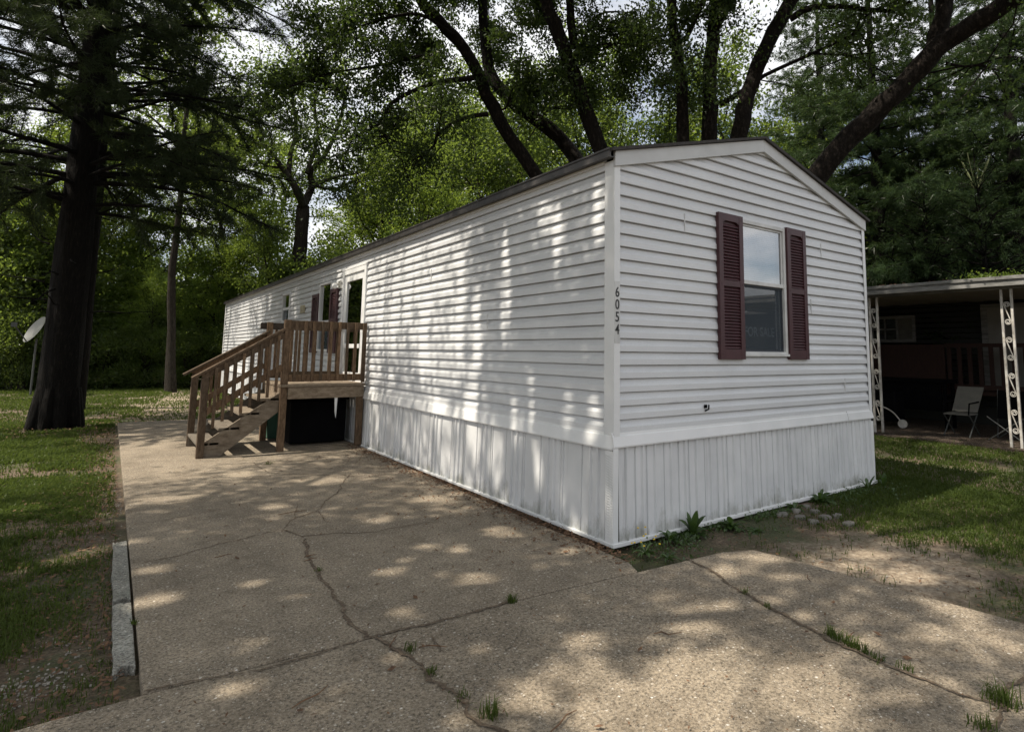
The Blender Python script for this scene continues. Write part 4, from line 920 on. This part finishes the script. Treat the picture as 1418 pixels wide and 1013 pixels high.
n = 900; x = PL[0]+rg.normal(0, 1.1, n); y = PL[1]+rg.normal(0, 1.1, n); k = ~inpoly(x, y, SLAB1); scatter(x[k], y[k], -.04, .03, .07)
for (u, v, az, ln) in [(545,888,.9,.14),(925,877,-.5,.16),(780,1000,.3,.2),(430,775,.2,.1),(1120,800,.7,.14),(600,897,-.6,.15),(915,725,.1,.25),(640,700,.4,.12),(310,770,.1,.12),(1180,880,.2,.1),(430,965,.5,.2),(405,710,.05,.25),(330,545,.3,.4),(430,770,.1,.09)]:
    p = onG(u, v); a = np.array([math.cos(az), math.sin(az), 0])*ln*.5; lt.tube([p-a+[0, 0, .006], p-a*.4+[rg.normal(0, .012), rg.normal(0, .012), .008], p+a*.3+[rg.normal(0, .012), rg.normal(0, .012), .010], p+a+[0, 0, .006]], [.0022, .0034, .003, .0014], 5)
tag(lt.build('leaf_litter', MT['litter']), 'brown fallen leaves and twigs scattered over the concrete and bare soil', 'leaf litter', kind='stuff')
# pale gravel chips worked into the bare soil by the drive
gv = MB()
for (u, v, sx, sy, n) in [(165,690,.10,.5,260),(130,725,.2,.3,140),(15,940,.16,.10,260),(120,870,.2,.12,60),(1240,780,.5,.4,160)]:
    p = onG(u, v); x = p[0]+rg.normal(0, sx, n); y = p[1]+rg.normal(0, sy, n); k = ~inpoly(x, y, SLAB1) & ~inpoly(x, y, SLAB2)
    for a, b in zip(x[k], y[k]):
        s = rg.uniform(.0022, .0055); q = rg.normal(0, s*.25, (8, 3))
        gv.add(np.array([(i, j, l) for i in (-s, s) for j in (-s, s) for l in (-s*.6, s*.6)])+q+np.array([a, b, -.052+s*.5]), [(0, 1, 3, 2), (4, 6, 7, 5), (0, 4, 5, 1), (2, 3, 7, 6), (0, 2, 6, 4), (1, 5, 7, 3)])
tag(gv.build('gravel', MT['chip']), 'small pale gravel chips lying in the bare soil beside the concrete', 'gravel', kind='stuff')
def kerb(y0, y1, label):
    m_ = MB(); n = 12; e0 = y0+rg.normal(0, .012, n)-.03*np.abs(np.linspace(-1, 1, n)); e1 = y1+rg.normal(0, .012, n); xs_ = np.linspace(-3.224, -3.133, n)
    poly = [(x, y) for x, y in zip(xs_, e0)]+[(x, y) for x, y in zip(xs_[::-1], e1[::-1])]
    ysn = np.linspace(y0, y1, 9)[1:-1]; poly += [(-3.224+rg.normal(0, .004), y) for y in ysn[::-1]]
    m_.prism(poly, -.16, -.010); tag(m_.build('kerb_block', MT['kerb'], bevel=.012), label, 'kerb')
kerb(-.02, .875, 'broken end piece of grey concrete kerb with a jagged front end'); kerb(.965, 2.31, 'longer piece of grey concrete kerb lying along the driveway edge')
def rosette(name, label, cat, u, v, nl, L_, wd_, up, flowers=0, group=None, mt='weed'):
    p = onG(u, v, -.045); p[1] = min(p[1], -.15); t = thing(name, label, cat, tuple(p), group); m_ = MB()
    for i in range(nl):
        az = i*2.4+rg.normal(0, .3); e = rg.uniform(*up); l_ = .92*L_*rg.uniform(.45, 1.15); k = 6; tt = np.linspace(0, 1, k)
        d = np.array([math.cos(az), math.sin(az), 0]); s_ = np.array([-math.sin(az), math.cos(az), 0])
        ctr = p+d*(l_*math.cos(e)*tt)[:, None]+np.array([0, 0, 1.])*(l_*(math.sin(e)*tt-.75*tt**2*math.cos(e)-.12*tt**2+.12*tt))[:, None]
        ww = wd_*rg.uniform(.6, 1.15)*np.sin(np.clip(tt*2.6+.35, 0, 3.0))*(1+.25*np.cos(tt*22)); ww[-1] = .002
        vv = np.concatenate([ctr-s_*ww[:, None]*.5+[0, 0, .006], ctr, ctr+s_*ww[:, None]*.5+[0, 0, .006]])
        m_.add(vv, [(j, j+1, k+j+1, k+j) for j in range(k-1)]+[(k+j, k+j+1, 2*k+j+1, 2*k+j) for j in range(k-1)], rg.random())
    m_.build('leaves', MT[mt], t)
    for i in range(flowers):
        q = p+np.array([rg.normal(0, .10), rg.normal(0, .10), rg.uniform(.08, .2)]); f_ = MB()
        sphere(f_, q, .009, 7, 5, .6); f_.build('flower', MT['yellow'], t)
GWd = 'weeds along the gable skirting'
for a in [('broad leaved weed, largest of those against the gable skirting', 938, 735, 20, .30, .062, (.6, 1.4), 0), ('small leafy weed at the skirting just left of the largest weed', 903, 742, 14, .20, .05, (.5, 1.3), 0),
          ('low spreading weed beside the yellow flowers near the house corner', 968, 742, 14, .15, .04, (.2, .9), 0), ('leafy weed clump in front of the middle of the gable skirting', 1012, 732, 26, .24, .05, (.3, 1.2), 0),
          ('flat weed between the leafy clump and the flat stones', 1045, 735, 12, .14, .04, (.1, .7), 0), ('bushy weed at the gable skirting behind the flat stones', 1098, 688, 24, .25, .055, (.4, 1.2), 0),
          ('weed growing at the skirting left of the bushy one behind the stones', 1070, 698, 12, .16, .045, (.4, 1.1), 0), ('thin tall weed against the right end of the gable skirting', 1166, 672, 10, .26, .035, (.9, 1.4), 0),
          ('upright weed at the right hand corner of the gable skirting', 1193, 668, 9, .24, .05, (.9, 1.4), 0), ('low weed patch between the stones and the right hand corner', 1135, 690, 14, .15, .04, (.2, .8), 0)]:
    rosette('weed', a[0], 'weed', *a[1:7], a[7], GWd)
rosette('flowering_weed', 'yellow flowering weed by the driveway at the near house corner', 'weed', 893, 768, 16, .16, .028, (.4, 1.2), 12, GWd)
rosette('flowering_weed', 'small sprawling yellowish weed at the notch of the concrete', 'weed', 925, 775, 14, .13, .022, (.3, 1.0), 0, GWd)
gc = MB(); n = 6500; x = rg.uniform(-.15, 4.3, n); y = -.07-np.abs(rg.normal(0, .26, n)); k = ~inpoly(x, y, SLAB2) & (rg.random(n) < np.clip((.5*vnoise(x, y, 2.2, 41)+.5*vnoise(x, y, 6, 42)-.47)*7, .02, .8)) & ~inpoly(x, y, SLAB1) & ~((np.abs(x-2.05) < .55) & (y < -.22)) & ~((x < .5) & (rg.random(n) < .6))
leaf_quads(gc, np.stack([x[k], y[k], -.04+np.abs(rg.normal(0, .022, k.sum()))], 1), .028, .017, .9, rg=rg)
blades(gc, x[k][::3], y[k][::3], .06, .004, rg, 1.0, -.05)
tag(gc.build('ground_cover', MT['weed']), 'low tangled weeds covering the soil at the foot of the gable skirting', 'ground cover', kind='stuff')
def tuft(u, v, n, h, r, label, z=-.004, stretch=(0, 0)):
    p = onG(u, v); m_ = MB(); h *= .72; n = int(n*.9); r *= .75; x = p[0]+rg.normal(0, r, n); y = p[1]+rg.normal(0, r, n)
    if stretch != (0, 0): t_ = rg.uniform(-1, 1, n); x += t_*stretch[0]; y += t_*stretch[1]
    blades(m_, x, y, h, .0045, rg, 1.1, z); o = m_.build('grass_tuft', MT['grass']); tag(o, label, 'grass tuft', 'grass tufts in the slab cracks')
for a in [(708,832,60,.075,.022,'grass tuft at the right end of the cross joint'), (568,900,36,.06,.02,'small grass tuft just below the crossing of the slab cracks'), (598,932,46,.05,.025,'sparse grass tuft midway down the front crack'),
          (640,965,30,.045,.03,'thin grass sprouts in the front crack above the lowest tuft'), (678,990,70,.09,.03,'dense grass tuft at the bottom end of the front crack'), (442,790,26,.05,.02,'faint grass sprouts in the crack left of the slab centre'),
          (1032,820,26,.05,.02,'small grass sprig in the right hand crack nearest the house'), (1063,840,24,.045,.02,'small grass sprig second from the house in the right crack'), (1215,913,36,.06,.022,'grass tuft after the long strip in the right hand crack'),
          (1252,925,26,.05,.025,'thin grass sprouts low in the right hand crack'), (1387,972,130,.11,.045,'big grass tuft where cracks meet at the right edge'), (1358,1005,60,.07,.035,'grass tuft in the lower right corner crack'),
          (186,862,30,.035,.015,'tiny moss green tuft beside the broken kerb'), (372,642,40,.06,.05,'wispy grass in the concrete in front of the porch')]: tuft(*a)
d_ = onG(1205, 905)-onG(1145, 876); tuft(1172, 890, 230, .075, .018, 'long strip of grass filling the right hand crack', stretch=(d_[0]*.5, d_[1]*.5))
for i, (u, v, s, lb) in enumerate([(1083,712,.085,'flat grey stone leftmost in the row near the gable'), (1108,716,.075,'flat stone second from left, level with its neighbours'), (1128,708,.07,'flat stone at the back of the group near the skirting'), (1102,707,.06,'small flat stone at the back left of the group'),
        (1126,722,.07,'flat stone at the front middle of the group'), (1142,716,.085,'wide flat stone in the centre right of the group'), (1160,714,.075,'pale flat stone right of centre in the group'), (1176,725,.095,'largest flat stone at the front right of the group'), (1116,701,.055,'smallest flat stone nearest the skirting')]):
    p = onG(u, v, -.03); m_ = MB(); k = 12; th = np.arange(k)*6.283/k; ra = .82*s*(1+rg.normal(0, .13, k)); asp = rg.uniform(.55, .85); v_ = []
    for zz, f in ((-.04, .95), (.004, 1.0), (.016, .9), (.019, .5)): v_ += [(p[0]+r*f*math.cos(t), p[1]+r*f*asp*math.sin(t), p[2]+zz+rg.normal(0, .002)) for r, t in zip(ra, th)]
    m_.add(v_, [(q*k+j, q*k+(j+1) % k, (q+1)*k+(j+1) % k, (q+1)*k+j) for q in range(3) for j in range(k)]); m_.add(v_[-k:], [tuple(range(k))])
    tag(m_.build('flat_stone', MT['stone'], smooth=True), lb, 'stone', 'flat stones in the soil by the gable')

# ------------------------------------------------------------------ satellite dish and stake by the wood
p = onG(42, 546); ds = thing('satellite_dish', 'grey satellite dish on a thin pole at the far left edge of the lawn', 'satellite dish', tuple(p))
m_ = MB(); m_.tube([p+[0, 0, -.1], p+[0, 0, 1.75]], .03, 8); m_.build('pole', MT['dish'], ds)
c0 = p+np.array([.02, -.10, 2.0]); ax = unit(np.array([-.75, -.35, .42])); a1 = unit(np.cross(ax, (0, 0, 1))); a2 = np.cross(a1, ax); m_ = MB(); v_ = [c0]; k = 20
for r in (.2, .35, .46): v_ += [c0+a1*r*math.cos(t)*.92+a2*r*math.sin(t)+ax*r*r*.5 for t in np.arange(k)*6.283/k]
m_.add(v_, [(0, 1+j, 1+(j+1) % k) for j in range(k)]); m_.add(v_, [(1+q*k+j, 1+(q+1)*k+j, 1+(q+1)*k+(j+1) % k, 1+q*k+(j+1) % k) for q in range(2) for j in range(k)]); m_.build('reflector', MT['dish'], ds, smooth=True)
m_ = MB(); e_ = c0-a2*.42+ax*.08; f_ = c0+ax*.62-a2*.12; m_.tube([e_, f_], .018, 6); m_.box(tuple(f_-.07), tuple(f_+.07)); m_.build('feed_arm', MT['dish'], ds)
p = onG(122, 535); m_ = MB(); m_.bar(p+[0, 0, -.1], p+[-.28, -.1, .62], .10, .05); m_.add([p+[-.30, -.1, .60], p+[-.26, -.1, .60], p+[-.28, -.1, .68]], [(0, 1, 2)])
tag(m_.build('leaning_stake', MT['woodgrey'], bevel=.006), 'short grey stake leaning in the grass beyond the big pine', 'stake')

# ------------------------------------------------------------------ neighbouring home with its carport
nb = thing('neighbour_house', 'olive grey neighbouring home in deep shade behind the carport', 'house', (12.5, 0, 0))
m_ = MB()
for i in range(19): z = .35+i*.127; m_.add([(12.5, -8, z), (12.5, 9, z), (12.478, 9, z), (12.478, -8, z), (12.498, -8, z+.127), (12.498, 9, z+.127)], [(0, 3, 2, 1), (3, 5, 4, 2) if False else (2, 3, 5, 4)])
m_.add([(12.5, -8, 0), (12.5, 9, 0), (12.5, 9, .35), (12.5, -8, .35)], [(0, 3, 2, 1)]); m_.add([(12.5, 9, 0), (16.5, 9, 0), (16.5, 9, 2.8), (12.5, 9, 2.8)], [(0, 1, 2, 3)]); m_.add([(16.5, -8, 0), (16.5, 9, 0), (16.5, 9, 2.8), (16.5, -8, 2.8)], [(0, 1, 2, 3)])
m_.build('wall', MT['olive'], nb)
m_ = MB(); m_.add([(12.3, -8.2, 2.74), (14.5, -8.2, 3.2), (16.7, -8.2, 2.74), (12.3, 9.2, 2.74), (14.5, 9.2, 3.2), (16.7, 9.2, 2.74)], [(0, 1, 4, 3), (1, 2, 5, 4), (0, 3, 5, 2)]); m_.build('roof', MT['shingle'], nb)
w_ = thing('window', None, None); w_.parent = nb
m_ = MB(); m_.box((12.43, 2.88, 1.86), (12.475, 3.98, 1.93)); m_.box((12.43, 2.88, 2.45), (12.475, 3.98, 2.52)); m_.box((12.43, 2.88, 1.93), (12.475, 2.95, 2.45)); m_.box((12.43, 3.91, 1.93), (12.475, 3.98, 2.45)); m_.box((12.44, 3.3, 1.93), (12.475, 3.34, 2.45)); m_.box((12.442, 3.34, 2.17), (12.474, 3.91, 2.20)); m_.box((12.442, 3.60, 1.93), (12.473, 3.63, 2.45)); m_.build('frame', MT['carporttrim'], w_)
m_ = MB(); m_.box((12.462, 2.95, 1.93), (12.47, 3.30, 2.45)); m_.build('curtain', MT['fabric'], w_)
m_ = MB(); m_.box((12.464, 3.34, 1.93), (12.472, 3.91, 2.45)); m_.build('pane', MT['doorglass'], w_)
d_ = thing('door', None, None); d_.parent = nb
m_ = MB(); m_.box((12.41, .15, .80), (12.47, 1.42, 2.68)); m_.build('leaf', MT['soffit'], d_); m_ = MB(); m_.box((12.39, 1.32, .80), (12.41, 1.44, 2.70)); m_.box((12.39, .12, .80), (12.41, .24, 2.70)); m_.box((12.39, .24, 2.60), (12.41, 1.32, 2.70)); m_.build('frame', MT['carporttrim'], d_)
cpt = thing('carport', 'low flat carport with white scrollwork iron posts beside the neighbouring home', 'carport', (9.05, 0, 0))
m_ = MB(); ys_ = np.linspace(-7, 7.5, 59); v_ = [(x, y, z+(.018 if (i % 2) else 0)) for z in (2.88, 2.76) for x in (8.86, 12.6) for i, y in enumerate(ys_)]; n = len(ys_)
m_.add(v_, [(i, n+i, n+i+1, i+1) for i in range(n-1)]+[(2*n+i, 2*n+i+1, 3*n+i+1, 3*n+i) for i in range(n-1)]); m_.build('roof', MT['soffit'], cpt)
m_ = MB(); m_.box((8.80, -7, 2.735), (8.86, 7.5, 2.80)); m_.box((8.82, -7, 2.80), (8.86, 7.5, 2.845)); m_.box((8.79, -7, 2.845), (8.86, 7.5, 2.905)); m_.box((9.0, -7, 2.70), (9.10, 7.5, 2.755)); m_.box((8.86, 7.4, 2.72), (12.6, 7.5, 2.9)); m_.build('fascia', MT['carporttrim'], cpt, bevel=.004)
def iron_post(y0):
    t = thing('post', None, None); t.parent = cpt
    for y in (y0+.075, y0-.075):
        m_ = MB(); m_.box((9.03, y-.019, -.05), (9.07, y+.019, 2.70)); m_.build('upright', MT['iron'], t, bevel=.003)
    for k in range(4):
        zc = .42+k*.62; m_ = MB()
        a = np.linspace(0, 1.55*6.283/1.0, 30); r = .050*(1-a/a[-1]*.72); S1 = [(9.05, y0+rr*math.cos(t_+.2), zc+.15+rr*math.sin(t_+.2)) for t_, rr in zip(a, r)]
        S2 = [(9.05, y0-rr*math.cos(t_+.2), zc-.15-rr*math.sin(t_+.2)) for t_, rr in zip(a, r)]
        m_.tube(S1, .0085, 5); m_.tube(S2, .0085, 5); m_.tube([(9.05, y0+.05, zc+.16), (9.05, y0-.05, zc-.16)], .0085, 5); m_.build('scroll', MT['iron'], t)
for y in (2.235, -.08, -2.4, 4.55): iron_post(y)
rosette('weed', 'green weeds sprouting on the carport roof edge', 'weed', 893, 768, 0, .1, .02, (.3, 1), 0) if False else None
t = thing('roof_weed', 'bright green weeds growing out of the debris on the carport roof', 'weed', (9.1, .15, 2.9)); m_ = MB(); n = 260; leaf_quads(m_, np.stack([9.0+rg.normal(0, .10, n), .12+rg.normal(0, .24, n), 2.915+np.abs(rg.normal(0, .05, n))], 1), .06, .03, rg=rg); m_.tube([(9.0, .50, 2.9), (9.0, .52, 3.0), (9.0, .49, 3.1)], .006, 4); m_.build('leaves', MT['bright'], t)
m_ = MB(); n = 600; leaf_quads(m_, np.stack([rg.uniform(8.9, 9.8, n), rg.uniform(-1, 4, n), rg.uniform(2.895, 2.93, n)], 1), .07, .05, 2, rg=rg); tag(m_.build('roof_debris', MT['litter']), 'dead leaves lying along the carport roof edge', 'leaf litter', kind='stuff')
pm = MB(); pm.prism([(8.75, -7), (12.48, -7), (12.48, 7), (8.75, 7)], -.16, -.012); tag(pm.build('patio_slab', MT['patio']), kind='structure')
dk = thing('red_deck', 'dark red stained board deck and railing under the carport', 'deck', (11.4, 1, 0))
m_ = MB(); m_.box((11.38, 1.85, .70), (11.42, 4.6, 1.78)); 
m_.build('board_panel', MT['redwood'], dk); m_ = MB(); m_.box((11.36, -3, 1.72), (11.44, 1.84, 1.80)); m_.box((11.36, -3, .82), (11.44, 1.84, .92)); m_.build('rail', MT['redwood'], dk)
for i in range(22): m_ = MB(); m_.box((11.37, 1.72-i*.20, .92), (11.40, 1.80-i*.20, 1.72)); m_.build('baluster', MT['redwood'], dk)
m_ = MB(); m_.box((11.45, -3, .70), (12.44, 4.6, .80)); m_.build('floor', MT['redwood'], dk)
# folding chair, camp chair, cart, dark table
ch = thing('folding_chair', 'beige canvas folding chair on the patio under the carport', 'chair', (10.2, 1.08, 0))
A_ = lambda y, z, x: (x, y, z)
m_ = MB(); m_.add([A_(1.30, .44, 10.15), A_(.86, .44, 10.15), A_(.80, .92, 10.38), A_(1.26, .92, 10.38)], [(0, 1, 2, 3)]); m_.add([A_(1.30, .44, 10.17), A_(.86, .44, 10.17), A_(.80, .92, 10.40), A_(1.26, .92, 10.40)], [(3, 2, 1, 0)]); m_.build('backrest', MT['fabric'], ch)
m_ = MB(); m_.box((9.72, .86, .40), (10.16, 1.30, .425)); m_.build('seat', MT['fabric'], ch)
for y in (.86, 1.30):
    m_ = MB(); m_.tube([(9.70, y, -.01), (10.15, y, .42)], .013, 6); m_.build('leg', MT['dish'], ch); m_ = MB(); m_.tube([(10.22, y, -.01), (9.74, y, .41)], .013, 6); m_.build('leg', MT['dish'], ch)
    m_ = MB(); m_.tube([(9.72, y, .41), (9.78, y, .62), (10.26, y, .64)], .014, 6); m_.build('armrest', MT['darkplastic_shade'], ch)
cc_ = thing('camp_chair', 'dark folding camp chair with crossed legs next to the iron post', 'chair', (10.0, .30, 0))
m_ = MB(); m_.add([(9.75, .02, .40), (9.75, .55, .40), (10.2, .55, .36), (10.2, .02, .36), (10.34, .02, .88), (10.34, .55, .88)], [(0, 3, 2, 1), (3, 4, 5, 2)]); m_.build('seat', MT['darkplastic_shade'], cc_)
for a, b in (((9.72, .56, -.01), (9.72, .0, .42)), ((9.72, .0, -.01), (9.72, .56, .42)), ((10.25, .56, -.01), (10.25, .0, .42)), ((10.25, .0, -.01), (10.25, .56, .42)), ((10.2, .0, .0), (10.36, .0, .9)), ((10.2, .56, 0), (10.36, .56, .9))): m_ = MB(); m_.tube([a, b], .011, 6); m_.build('leg', MT['dish'], cc_)
ct = thing('wheeled_cart', 'black cart with curved pale handle and small white wheel under the carport', 'cart', (10.2, 2.3, 0))
m_ = MB(); m_.box((10.25, 2.45, .10), (10.7, 3.05, .75)); m_.build('body', MT['darkplastic_shade'], ct, bevel=.02)
m_ = MB(); m_.tube(smooth_path([(10.2, 2.98, .40), (10.2, 2.75, .42), (10.2, 2.5, .32), (10.2, 2.33, .14)], 6), .014, 6); m_.build('handle', MT['iron'], ct)
m_ = MB(); m_.tube([(10.18, 2.29, .08), (10.23, 2.29, .08)], .09, 16); m_.build('wheel', MT['iron'], ct)
tb = thing('dark_table', 'black covered table standing before the red board panel', 'table', (11.0, 2.3, 0)); m_ = MB(); m_.box((10.8, 1.6, .95), (11.3, 3.3, 1.02)); m_.build('top', MT['darkplastic_shade'], tb)
for x in (10.85, 11.25):
    for y in (1.68, 3.22): m_ = MB(); m_.box((x-.03, y-.03, -.012), (x+.03, y+.03, .95)); m_.build('leg', MT['darkplastic_shade'], tb)
m_ = MB(); m_.box((10.86, 1.75, .35), (10.88, 3.15, .95)); m_.build('cover', MT['darkplastic_shade'], tb)
